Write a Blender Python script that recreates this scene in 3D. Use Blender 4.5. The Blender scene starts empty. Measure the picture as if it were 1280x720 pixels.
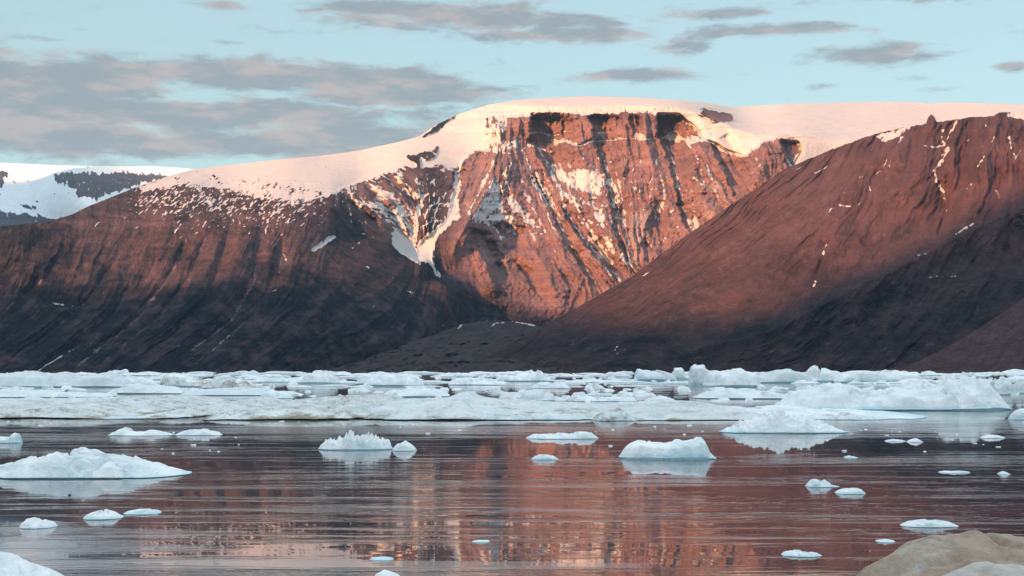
import bpy, math, random
import numpy as np
from mathutils import Vector

random.seed(7)
rng = np.random.default_rng(11)
scene = bpy.context.scene
col = scene.collection
R = math.radians

# ------------------------------------------------------------------ camera
F, HZ, CAMH = 1777.8, 462.0, 5.0          # focal length in photo pixels, horizon row, eye height (m)
cam_data = bpy.data.cameras.new("camera")
cam_data.lens, cam_data.sensor_width = 50, 36
cam_data.shift_y = (HZ - 360) / 1280
cam_data.clip_start, cam_data.clip_end = 0.5, 120000
cam = bpy.data.objects.new("camera", cam_data)
cam.location = (0, 0, CAMH)
cam.rotation_euler = (R(90), 0, 0)
col.objects.link(cam)
scene.camera = cam

# ------------------------------------------------------------------ noise
def _hash(ix, iy, seed):
    h = (ix.astype(np.int64) * 374761393 + iy.astype(np.int64) * 668265263 + seed * 2246822519) & 0xFFFFFFFF
    h = ((h ^ (h >> 13)) * 1274126177) & 0xFFFFFFFF
    h = (h ^ (h >> 16)) & 0xFFFFFFFF
    return h
def perlin(x, y, seed=0):
    x = np.asarray(x, float); y = np.asarray(y, float)
    x, y = np.broadcast_arrays(x, y)
    ix = np.floor(x); iy = np.floor(y); fx = x - ix; fy = y - iy
    ix = ix.astype(np.int64); iy = iy.astype(np.int64)
    u = fx * fx * fx * (fx * (fx * 6 - 15) + 10); v = fy * fy * fy * (fy * (fy * 6 - 15) + 10)
    def g(dx, dy):
        a = _hash(ix + dx, iy + dy, seed) * (2 * math.pi / 4294967296.0)
        return np.cos(a) * (fx - dx) + np.sin(a) * (fy - dy)
    a = g(0, 0); b = g(1, 0); c = g(0, 1); d = g(1, 1)
    return ((a + (b - a) * u) + ((c + (d - c) * u) - (a + (b - a) * u)) * v) * 1.5
def fbm(x, y, oct=4, seed=0, gain=0.5):
    t = 0; a = 1; n = 0
    for k in range(oct):
        t = t + a * perlin(x * 2 ** k, y * 2 ** k, seed + k * 17); n += a; a *= gain
    return t / n
def ridged(x, y, oct=4, seed=0, gain=0.55):
    t = 0; a = 1; n = 0
    for k in range(oct):
        t = t + a * (1 - 2 * np.abs(perlin(x * 2 ** k, y * 2 ** k, seed + k * 31))); n += a; a *= gain
    return t / n
def sstep(a, b, x):
    t = np.clip((x - a) / (b - a), 0, 1)
    return t * t * (3 - 2 * t)

# ------------------------------------------------------------------ survey fields (smooth interpolation of hand-set points)
class TPS:
    def __init__(self, pts, vals, smooth=0.0):
        self.p = np.array(pts, float) / 100.0
        n = len(self.p); v = np.array(vals, float)
        K = self._k(self.p, self.p) + smooth * np.eye(n)
        A = np.zeros((n + 3, n + 3)); A[:n, :n] = K
        A[:n, n] = 1; A[:n, n + 1:] = self.p; A[n, :n] = 1; A[n + 1:, :n] = self.p.T
        self.w = np.linalg.solve(A, np.concatenate([v, np.zeros(3)]))
    @staticmethod
    def _k(a, b):
        d2 = ((a[:, None, :] - b[None]) ** 2).sum(-1)
        return np.where(d2 > 0, 0.5 * d2 * np.log(np.maximum(d2, 1e-12)), 0)
    def raw(self, u, v):
        q = np.stack([u.ravel(), v.ravel()], -1) / 100.0
        out = np.empty(len(q))
        for i in range(0, len(q), 20000):
            s = q[i:i + 20000]
            out[i:i + 20000] = self._k(s, self.p) @ self.w[:-3] + self.w[-3] + s @ self.w[-2:]
        return out.reshape(u.shape)
    def __call__(self, u, v, step=4.0):          # evaluated on a coarse lattice, then bilinear
        if u.size < 4000: return self.raw(u, v)
        u0, v0 = u.min() - step, v.min() - step
        nu = int((u.max() - u0) / step) + 3; nv = int((v.max() - v0) / step) + 3
        gu, gv = np.meshgrid(u0 + step * np.arange(nu), v0 + step * np.arange(nv))
        return bil(self.raw(gu, gv), (u - u0) / step, (v - v0) / step)
def bil(g, x, y):
    x = np.clip(x, 0, g.shape[1] - 1.001); y = np.clip(y, 0, g.shape[0] - 1.001)
    i = x.astype(int); j = y.astype(int); fx = x - i; fy = y - j
    return (g[j, i] * (1 - fx) + g[j, i + 1] * fx) * (1 - fy) + (g[j + 1, i] * (1 - fx) + g[j + 1, i + 1] * fx) * fy
def line(pts):
    p = np.array(pts, float)
    return lambda u: np.interp(u, p[:, 0], p[:, 1])

# raster maps of surface cover on a mountain side (one cell per survey unit)
RU0, RV0, RW, RH, RS = -80, 90, 1440, 390, 2
_gu, _gv = np.meshgrid(RU0 + (np.arange(RW * RS) + .5) / RS, RV0 + (np.arange(RH * RS) + .5) / RS)
def poly_mask(p, x, y):
    x = x + 1.6 * perlin(x / 6, y / 6, 91); y = y + 1.6 * perlin(x / 6, y / 6, 92)
    ins = np.zeros(x.shape, bool)
    for a, b in zip(p, np.roll(p, -1, 0)):
        if a[1] == b[1]: continue
        ins ^= ((a[1] > y) != (b[1] > y)) & (x < (b[0] - a[0]) * (y - a[1]) / (b[1] - a[1]) + a[0])
    return ins.astype(float)
def seg_dist(pts, u, v):
    d = np.full(u.shape, 1e9); tt = np.zeros(u.shape)
    n = len(pts) - 1
    for k in range(n):
        a = np.array(pts[k], float); b = np.array(pts[k + 1], float); ab = b - a
        t = np.clip(((u - a[0]) * ab[0] + (v - a[1]) * ab[1]) / (ab @ ab), 0, 1)
        dd = np.hypot(u - a[0] - t * ab[0], v - a[1] - t * ab[1])
        k_ = dd < d
        d = np.where(k_, dd, d); tt = np.where(k_, (k + t) / n, tt)
    return d, tt
def stroke_mask(pts, w, x, y):
    d, t = seg_dist(pts, x + 1.5 * perlin(x / 5, y / 5, 93), y)
    return np.clip(1 - d / (w * (0.45 + 1.1 * np.abs(perlin(x / 6, y / 6, 5)))), 0, 1) ** .5
def blur(m, r):
    k = max(0, int(round(r * RS)))
    if k == 0: return m
    for ax in (0, 1):
        for _ in range(2):
            c = np.cumsum(np.pad(m, [(k + 1, k) if a == ax else (0, 0) for a in (0, 1)], mode='edge'), ax)
            n = m.shape[ax]
            hi = np.take(c, np.arange(2 * k + 1, 2 * k + 1 + n), ax); lo = np.take(c, np.arange(0, n), ax)
            m = (hi - lo) / (2 * k + 1)
    return m
def cover(base, ops):
    S = np.full(_gu.shape, float(base))
    for kind, pts, val, f in ops:
        p = np.array(pts, float); pad = 4 * f + 4
        i0 = max(0, int((p[:, 0].min() - pad - RU0) * RS)); i1 = min(RW * RS, int((p[:, 0].max() + pad - RU0) * RS) + 2)
        j0 = max(0, int((p[:, 1].min() - pad - RV0) * RS)); j1 = min(RH * RS, int((p[:, 1].max() + pad - RV0) * RS) + 2)
        w = (slice(j0, j1), slice(i0, i1)); x, y = _gu[w], _gv[w]
        m = blur(poly_mask(p, x, y), f) if kind == 'p' else stroke_mask(pts, f, x, y)
        S[w] = S[w] * (1 - m) + val * m
    return S
def sample(S, u, v):
    return bil(S, (u - RU0) * RS - .5, (v - RV0) * RS - .5)

# ------------------------------------------------------------------ mesh helpers
def mesh_object(name, verts, faces, mat, attrs=None, smooth=True):
    me = bpy.data.meshes.new(name)
    verts = np.asarray(verts, np.float32); faces = np.asarray(faces, np.int32)
    n = faces.shape[1]
    me.vertices.add(len(verts)); me.vertices.foreach_set("co", verts.ravel())
    me.loops.add(faces.size); me.loops.foreach_set("vertex_index", faces.ravel())
    me.polygons.add(len(faces)); me.polygons.foreach_set("loop_start", np.arange(0, faces.size, n, dtype=np.int32))
    me.update(calc_edges=True)
    if smooth: me.polygons.foreach_set("use_smooth", np.ones(len(faces), bool))
    for k, a in (attrs or {}).items():
        at = me.attributes.new(k, 'FLOAT', 'POINT'); at.data.foreach_set("value", np.asarray(a, np.float32).ravel())
    me.materials.append(mat)
    o = bpy.data.objects.new(name, me); col.objects.link(o)
    return o
def grid_faces(nu, nv):
    i = np.arange(nu - 1)[None, :] + nu * np.arange(nv - 1)[:, None]
    return np.stack([i, i + 1, i + 1 + nu, i + nu], -1).reshape(-1, 4)
def tag(o, label=None, cat=None, group=None, kind=None):
    if label: o['label'] = label
    if cat: o['category'] = cat
    if group: o['group'] = group
    if kind: o['kind'] = kind
    return o
def terrain(name, us, nv, vb, vt, depth, attrs, mat, back, power=1.0):
    """A hillside from surveyed bearings: us = bearings, vb/vt = foot and crest lines, depth = distance of each point;
    `back` = (extra distance, drop) rows that carry the land on behind the crest."""
    nu = len(us)
    t = (np.linspace(0, 1, nv) ** power)[:, None]
    U = np.broadcast_to(us[None, :], (nv, nu)).copy()
    V = vb(us)[None, :] + (vt(us) - vb(us))[None, :] * t
    D = depth(U, V)
    X = (U - 640) / F * D; Z = CAMH + (HZ - V) / F * D; Y = D
    A = attrs(U, V, X, Y, Z)
    bx, by, bz = [X], [Y], [Z]
    for (dy, dz) in back:
        yy = D[-1] + dy
        bx.append(((us - 640) / F * yy)[None]); by.append(yy[None]); bz.append((Z[-1] - dz)[None])
    X = np.concatenate(bx); Y = np.concatenate(by); Z = np.concatenate(bz)
    A = {k: np.concatenate([a] + [a[-1:]] * len(back)) for k, a in A.items()}
    return mesh_object(name, np.stack([X, Y, Z], -1).reshape(-1, 3), grid_faces(nu, len(X)), mat, A), D

# ------------------------------------------------------------------ node helper
class NT:
    def __init__(self, tree):
        self.t = tree; tree.nodes.clear()
    def n(self, typ, **kw):
        nd = self.t.nodes.new(typ)
        ins = kw.pop('ins', {})
        for k, v in kw.items(): setattr(nd, k, v)
        for k, v in ins.items(): self.set(nd.inputs[k], v)
        return nd
    def set(self, sock, v):
        if isinstance(v, bpy.types.NodeSocket): self.t.links.new(v, sock)
        elif isinstance(v, bpy.types.Node): self.t.links.new(v.outputs[0], sock)
        else: sock.default_value = v
    def m(self, op, a, b=0.0, c=0.0, clamp=False):
        nd = self.n('ShaderNodeMath', operation=op, use_clamp=clamp)
        for i, v in enumerate((a, b, c)): self.set(nd.inputs[i], v)
        return nd.outputs[0]
    def mix(self, f, a, b, blend='MIX'):
        nd = self.n('ShaderNodeMix', data_type='RGBA', blend_type=blend)
        self.set(nd.inputs[0], f); self.set(nd.inputs[6], a); self.set(nd.inputs[7], b)
        return nd.outputs[2]
    def rng(self, x, a, b, c=0.0, d=1.0, smooth=True):
        nd = self.n('ShaderNodeMapRange', interpolation_type='SMOOTHSTEP' if smooth else 'LINEAR')
        for i, v in enumerate((x, a, b, c, d)): self.set(nd.inputs[i], v)
        return nd.outputs[0]
    def noise(self, vec, scale, detail=4, rough=.5, dist=0.0, typ='FBM'):
        nd = self.n('ShaderNodeTexNoise', noise_dimensions='3D', noise_type=typ)
        self.set(nd.inputs['Vector'], vec)
        nd.inputs['Scale'].default_value = scale; nd.inputs['Detail'].default_value = detail
        nd.inputs['Roughness'].default_value = rough; nd.inputs['Distortion'].default_value = dist
        return nd.outputs[0]
    def mapping(self, vec, scale=(1, 1, 1), rot=(0, 0, 0), loc=(0, 0, 0)):
        nd = self.n('ShaderNodeMapping'); self.set(nd.inputs[0], vec)
        nd.inputs['Scale'].default_value = scale; nd.inputs['Rotation'].default_value = rot; nd.inputs['Location'].default_value = loc
        return nd.outputs[0]
def material(name):
    m = bpy.data.materials.new(name); m.use_nodes = True
    return m, NT(m.node_tree)
def C(r, g, b): return (r, g, b, 1)

# ------------------------------------------------------------------ mountain material: rock, scree, heath and snow
def rock_material(name, dark, red, pale, snow=(.84, .85, .88), nscale=1.0, bump=1.0, bed=1.0):
    m, t = material(name)
    geo = t.n('ShaderNodeNewGeometry'); pos = geo.outputs['Position']
    def attr(a): return t.n('ShaderNodeAttribute', attribute_name=a).outputs['Fac']
    big = t.noise(pos, .004 * nscale, 5, .6); mid = t.noise(pos, .02 * nscale, 5, .65); fine = t.noise(pos, .09 * nscale, 4, .65)
    strat = t.noise(t.mapping(pos, (.0012, .0012, .03)), 1.0, 4, .65)
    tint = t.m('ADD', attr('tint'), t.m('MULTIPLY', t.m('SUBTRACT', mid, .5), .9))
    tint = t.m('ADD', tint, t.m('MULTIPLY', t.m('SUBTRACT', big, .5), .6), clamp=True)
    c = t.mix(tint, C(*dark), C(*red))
    pv = t.m('ADD', attr('pale'), t.m('MULTIPLY', t.m('SUBTRACT', fine, .5), .7))
    c = t.mix(t.rng(pv, .25, .95), c, C(*pale))
    var = t.m('ADD', .62, t.m('MULTIPLY', fine, .75))
    grain = t.noise(pos, .33 * nscale, 3, .7)
    var = t.m('MULTIPLY', var, t.rng(grain, .3, .7, .72, 1.28))
    var = t.m('MULTIPLY', var, t.rng(strat, .3, .7, 1 - .22 * bed, 1 + .2 * bed))
    c = t.mix(1.0, c, t.n('ShaderNodeCombineColor', ins={0: var, 1: var, 2: var}).outputs[0], 'MULTIPLY')
    sn = t.m('ADD', attr('snow'), t.m('MULTIPLY', t.m('SUBTRACT', fine, .5), .55))
    sf = t.rng(sn, .44, .56)
    sc = t.mix(t.rng(mid, .35, .7), C(*snow), C(snow[0] * .86, snow[1] * .89, snow[2] * .93))
    c = t.mix(sf, c, sc)
    h = t.m('ADD', t.m('MULTIPLY', mid, 14.0), t.m('MULTIPLY', fine, 6.5))
    h = t.m('ADD', h, t.m('MULTIPLY', grain, 2.2))
    h = t.m('MULTIPLY', h, t.rng(sf, 0, 1, 1.0, .22))
    bm = t.n('ShaderNodeBump', ins={'Strength': .9 * bump, 'Distance': 1.0, 'Height': h})
    b = t.n('ShaderNodeBsdfPrincipled', ins={'Base Color': c, 'Roughness': .95, 'Normal': bm.outputs[0]})
    b.inputs['Specular IOR Level'].default_value = .1
    o = t.n('ShaderNodeOutputMaterial'); t.t.links.new(b.outputs[0], o.inputs[0])
    return m

SUN_AZ, SUN_EL = R(34), R(10.5)            # light travels towards +x / +y, low over the left shore

FIRN = (.435, .415, .41)
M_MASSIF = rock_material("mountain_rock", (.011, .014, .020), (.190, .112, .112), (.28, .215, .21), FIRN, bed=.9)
M_SLOPE = rock_material("heath_slope", (.007, .009, .013), (.098, .052, .055), (.15, .10, .10), FIRN, nscale=1.3, bed=0)
M_FAR = rock_material("far_rock", (.055, .065, .085), (.075, .075, .09), (.12, .12, .14), (.66, .69, .72), nscale=.6)
M_MORAINE = rock_material("moraine_gravel", (.020, .019, .022), (.050, .037, .040), (.08, .065, .066), FIRN, nscale=2.2, bed=0)

# ---- the massif: long shoulder on the left, cliffed face, ice plateau
PM = [(-700,463,4.4),(-700,380,4.8),(-700,320,5.2),(-400,463,4.4),(-400,300,5.3),(-60,463,4.5),(0,463,4.5),(100,463,4.55),(200,463,4.62),(300,463,4.75),(400,463,5.1),
(-60,380,4.9),(50,380,4.95),(150,380,5.0),(280,380,5.1),(400,380,5.35),(-60,300,5.35),(0,290,5.4),(60,277,5.55),(110,258,5.9),(180,230,6.6),
(150,320,5.4),(250,320,5.45),(350,320,5.6),(200,270,5.85),(300,270,5.95),(380,280,6.0),(240,235,6.5),(330,240,6.45),(415,240,6.6),
(240,212,7.3),(300,204,7.6),(400,195,7.8),(360,220,6.95),
(430,255,6.52),(444,280,6.48),(472,296,6.50),(489,312,6.48),(529,332,6.5),(553,356,6.48),(575,390,6.38),(480,380,5.75),(520,440,5.65),
(500,300,6.70),(517,318,6.68),(547,346,6.62),(587,395,6.45),(640,463,6.3),
(450,190,8.0),(450,225,7.2),(500,205,7.5),(545,155,8.45),(540,185,7.9),(560,240,7.35),(520,260,7.05),(480,255,6.85),(455,250,6.75),
(610,132,8.55),(610,160,8.2),(600,190,7.98),(580,220,7.65),(630,200,7.8),(600,260,7.28),(570,310,6.80),(600,340,6.80),(550,290,6.82),(620,400,6.55),
(650,400,6.6),(700,395,6.7),(640,340,7.0),(700,340,7.02),(760,340,7.08),(650,280,7.35),(700,280,7.38),(760,280,7.42),(830,280,7.6),(880,265,7.6),(930,245,7.75),
(680,230,7.85),(740,220,7.92),(800,220,7.92),(860,215,7.92),(920,215,7.92),(660,178,8.14),(720,176,8.17),(780,175,8.18),(840,175,8.18),(885,180,8.14),
(665,146,8.24),(740,145,8.27),(820,145,8.27),(665,125,8.36),(740,121,8.38),(820,123,8.38),(880,140,8.36),(905,132,8.45),(880,125,8.45),
(922,195,8.05),(950,182,8.12),(985,178,8.17),(985,207,8.02),(950,160,8.3),(1000,168,8.3),(1040,190,8.35),(1000,150,8.5),(1060,160,8.55),(1100,150,8.8),(1200,150,9.1),(1300,150,9.2),
(950,138,8.6),(1000,131,8.75),(1110,128,9.1),(1180,130,9.4),(1300,134,9.6),
(1000,260,7.9),(1000,330,7.6),(1000,463,7),(1200,463,7.2),(1200,300,8),(800,463,6.8),(1340,250,8.2),(1340,463,7)]
TM = TPS([p[:2] for p in PM], [p[2] * 1000 for p in PM], smooth=.002)

# the ice lies back from the brink of the face
_ru = np.arange(400., 1500.)
_rv = line([(560,125),(610,131),(650,133),(700,133),(780,132),(840,133),(868,140),(900,150),(925,168),(950,170),(1000,168),(1060,178),(1100,176),(1340,176)])(_ru)
_g = np.exp(-.5 * (np.arange(-60, 61) / 20.0) ** 2); _rv = np.convolve(np.pad(_rv, 60, 'edge'), _g / _g.sum(), 'valid')
v_rim = lambda u: np.interp(u, _ru, _rv)
def base_massif(U, V):
    h = np.maximum(0, v_rim(U) - V); k = sstep(850, 980, U)
    return TM(U, V) + (12 * (1 - k) + 24 * k) * h + (5.0 * (1 - k) + .5 * k) * h * h
def guides(gs):
    P, S = [], []
    for s, pts in gs:
        for a, b in zip(pts, pts[1:]):
            for k in (0, .5): P.append((a[0] + (b[0] - a[0]) * k, a[1] + (b[1] - a[1]) * k)); S.append(s)
        P.append(pts[-1]); S.append(s)
    return TPS(P, S, smooth=.01)
SM = guides([(u, [(u + 8, 225), (u, 290), (u - 35, 380), (u - 80, 420), (u - 140, 463)]) for u in (-20, 80, 180, 280, 370)] + [
 (425, [(418, 245), (415, 310), (385, 380), (320, 440)]), (470, [(440, 240), (480, 290), (515, 325)]), (500, [(480, 220), (505, 255), (520, 290)]),
 (530, [(500, 195), (525, 240), (530, 300)]), (575, [(590, 195), (570, 250), (545, 300), (555, 345)]), (600, [(615, 190), (590, 255), (568, 310), (580, 390)]),
 (640, [(632, 200), (628, 260), (622, 330), (640, 400)]), (680, [(655, 180), (685, 257), (706, 304), (735, 345)]), (720, [(690, 150), (710, 260), (740, 310), (775, 360)]),
 (760, [(742, 150), (760, 240), (768, 290), (795, 340)]), (800, [(790, 145), (790, 240), (800, 330)]), (850, [(822, 150), (840, 210), (862, 290)]),
 (900, [(885, 180), (905, 215), (930, 250)]), (980, [(975, 178), (985, 210), (990, 240)])])

# recesses whose left edge steps back into the face: (u, v, step-back m, width)
SCARPS = [
 [(663,140,0,50),(663,147,70,58),(662,176,75,58),(667,184,62,48),(678,201,50,36),(688,222,15,16),(696,236,0,10)],
 [(701,147,0,14),(702,152,26,18),(705,175,22,18),(707,182,0,14)],
 [(714,147,0,10),(715,150,16,10),(718,163,12,10),(720,170,0,8)],
 [(738,142,0,30),(738,147,50,36),(743,172,48,34),(748,190,40,30),(754,210,34,26),(760,235,34,26),(765,260,30,26),(768,290,24,22),(785,330,18,18),(795,350,0,14)],
 [(770,145,0,8),(770,149,14,10),(775,165,0,8)],
 [(786,142,0,14),(787,147,22,18),(793,168,14,16),(795,176,0,12)],
 [(821,140,0,40),(822,146,85,66),(821,168,85,64),(830,184,60,42),(837,202,44,30),(841,219,30,22),(846,240,30,24),(850,262,38,26),(858,282,34,22),(866,296,0,12)],
 [(884,172,0,20),(888,181,45,36),(906,212,50,36),(914,236,34,26),(924,256,0,12)],
 [(975,172,0,30),(976,178,58,44),(983,206,48,40),(990,225,0,22)],
 [(664,214,0,14),(672,232,14,16),(685,257,24,20),(706,304,26,22),(730,338,24,20),(745,362,0,14)],
 [(698,248,0,18),(706,268,40,34),(722,295,48,34),(737,312,46,32),(759,335,38,26),(775,358,0,16)],
 [(584,284,0,16),(588,292,36,28),(597,310,42,28),(612,335,34,24),(624,355,0,14)],
 [(608,276,0,24),(618,284,34,44),(634,300,34,40),(648,318,0,24)],
 [(640,322,0,10),(652,340,22,18),(668,362,14,16),(680,380,0,10)],
 [(690,320,0,10),(702,345,20,16),(716,370,0,12)],
 [(478,216,0,10),(484,226,24,18),(502,240,28,18),(520,256,14,12),(528,268,0,8)],
 [(418,236,0,10),(436,254,20,14),(458,274,24,16),(474,290,0,10)],
 [(448,226,0,10),(462,240,20,14),(484,268,22,14),(500,288,0,10)],
 [(866,120,0,30),(872,130,26,30),(880,143,40,34),(890,150,0,20)],
 [(566,206,0,10),(569,214,30,22),(567,228,22,18),(560,240,0,10)],
 [(762,256,0,12),(768,265,18,16),(778,282,0,12)],
 [(812,240,0,12),(816,262,16,16),(822,290,14,16),(828,310,0,12)],
 [(800,292,0,12),(802,305,18,18),(812,322,0,12)],
 [(866,195,0,10),(871,214,18,14),(876,232,0,10)],
]
def scarps(U, V, lst):
    d = np.zeros(U.shape)
    wob = 3.0 * perlin(U / 11, V / 9, 77) + 1.5 * perlin(U / 4, V / 4, 78)
    for sc in lst:
        p = np.array(sc, float)
        v = V[:, :]
        k = (V >= p[0, 1]) & (V <= p[-1, 1])
        uu = np.interp(v, p[:, 1], p[:, 0]); A = np.interp(v, p[:, 1], p[:, 2]); W = np.interp(v, p[:, 1], p[:, 3])
        x = U + wob - uu
        f = sstep(-1.6, .6, x) * np.clip(1.9 * (1 - np.maximum(x, 0) / W), 0, 1)
        d += np.where(k, A * f, 0)
    return d
# ridges standing out (+) towards the camera: ([points], height m, half width)
RIDGES_M = [([(630,198),(612,235),(592,268),(572,300),(562,330)], 45, 26), ([(668,182),(684,215),(705,250),(735,290)], 26, 18),
 ([(700,180),(722,190),(735,215)], 30, 22), ([(757,180),(768,215),(785,250)], 26, 20), ([(795,178),(808,215),(818,250),(800,300)], 30, 24),
 ([(862,180),(872,215),(885,250)], 34, 24), ([(960,180),(950,215),(935,245)], 36, 20), ([(905,168),(925,200)], -30, 12),
 ([(545,240),(535,275),(527,295)], 26, 14), ([(430,258),(470,297),(530,333),(575,388)], 25, 20), ([(650,290),(680,330),(700,380)], 30, 22),
 ([(600,300),(610,340),(620,380)], 26, 16)]
G_LEFT = [([(233,300),(212,345),(175,395),(96,458)],22), ([(287,282),(276,330),(258,378),(215,420),(146,463)],26), ([(258,290),(240,340),(200,395),(120,460)],18),
 ([(140,330),(110,375),(60,420),(0,455)],18), ([(320,300),(318,350),(290,400),(230,445)],16), ([(60,290),(20,330),(-30,360)],14), ([(200,320),(165,370),(110,420),(50,462)],16),
 ([(352,290),(350,330),(320,390),(265,440),(225,463)],20), ([(330,262),(326,290),(322,330)],18), ([(100,300),(60,345),(10,385)],14)]
RIDGES_M += [(p, -1.5 * a, 17) for p, a in G_LEFT]
def ridges(U, V, lst):
    d = np.zeros(U.shape)
    for pts, A, w in lst:
        p = np.array(pts, float)
        k = (U > p[:, 0].min() - w) & (U < p[:, 0].max() + w) & (V > p[:, 1].min() - w) & (V < p[:, 1].max() + w)
        if not k.any(): continue
        dist, t = seg_dist(pts, U[k], V[k])
        d[k] += A * np.clip(1 - dist / w, 0, 1) ** 1.3 * sstep(0, .15, t + .05) * (1 - .6 * sstep(.7, 1, t))
    return d

STREAKS = [('s', [(q[0] + 4.5, q[1]) for q in sc if q[1] > 183], .72, 2.0) for i, sc in enumerate(SCARPS) if i in (0, 3, 6, 9, 10, 20, 23) and sum(q[1] > 183 for q in sc) > 1]
STREAKS += [('s', l_, v_, w_) for l_, v_, w_ in [([(640,198),(632,230),(626,262)], .8, 2), ([(618,200),(600,238),(585,268)], .85, 2.4), ([(655,190),(664,215),(676,245),(690,285)], .8, 2), ([(700,205),(712,240),(730,275),(745,300)], .75, 2),
 ([(630,215),(640,245),(655,275),(668,300)], .8, 2.2), ([(612,240),(622,265),(636,290)], .8, 2.4), ([(600,255),(615,278),(628,300)], .75, 2), ([(770,215),(778,250),(782,280)], .7, 1.8), ([(820,200),(828,230),(832,260)], .7, 1.6), ([(880,195),(890,225),(898,250)], .7, 1.6), ([(735,300),(748,322),(764,345)], .7, 1.8), ([(660,250),(676,280),(694,315)], .7, 1.6)]]
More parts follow.
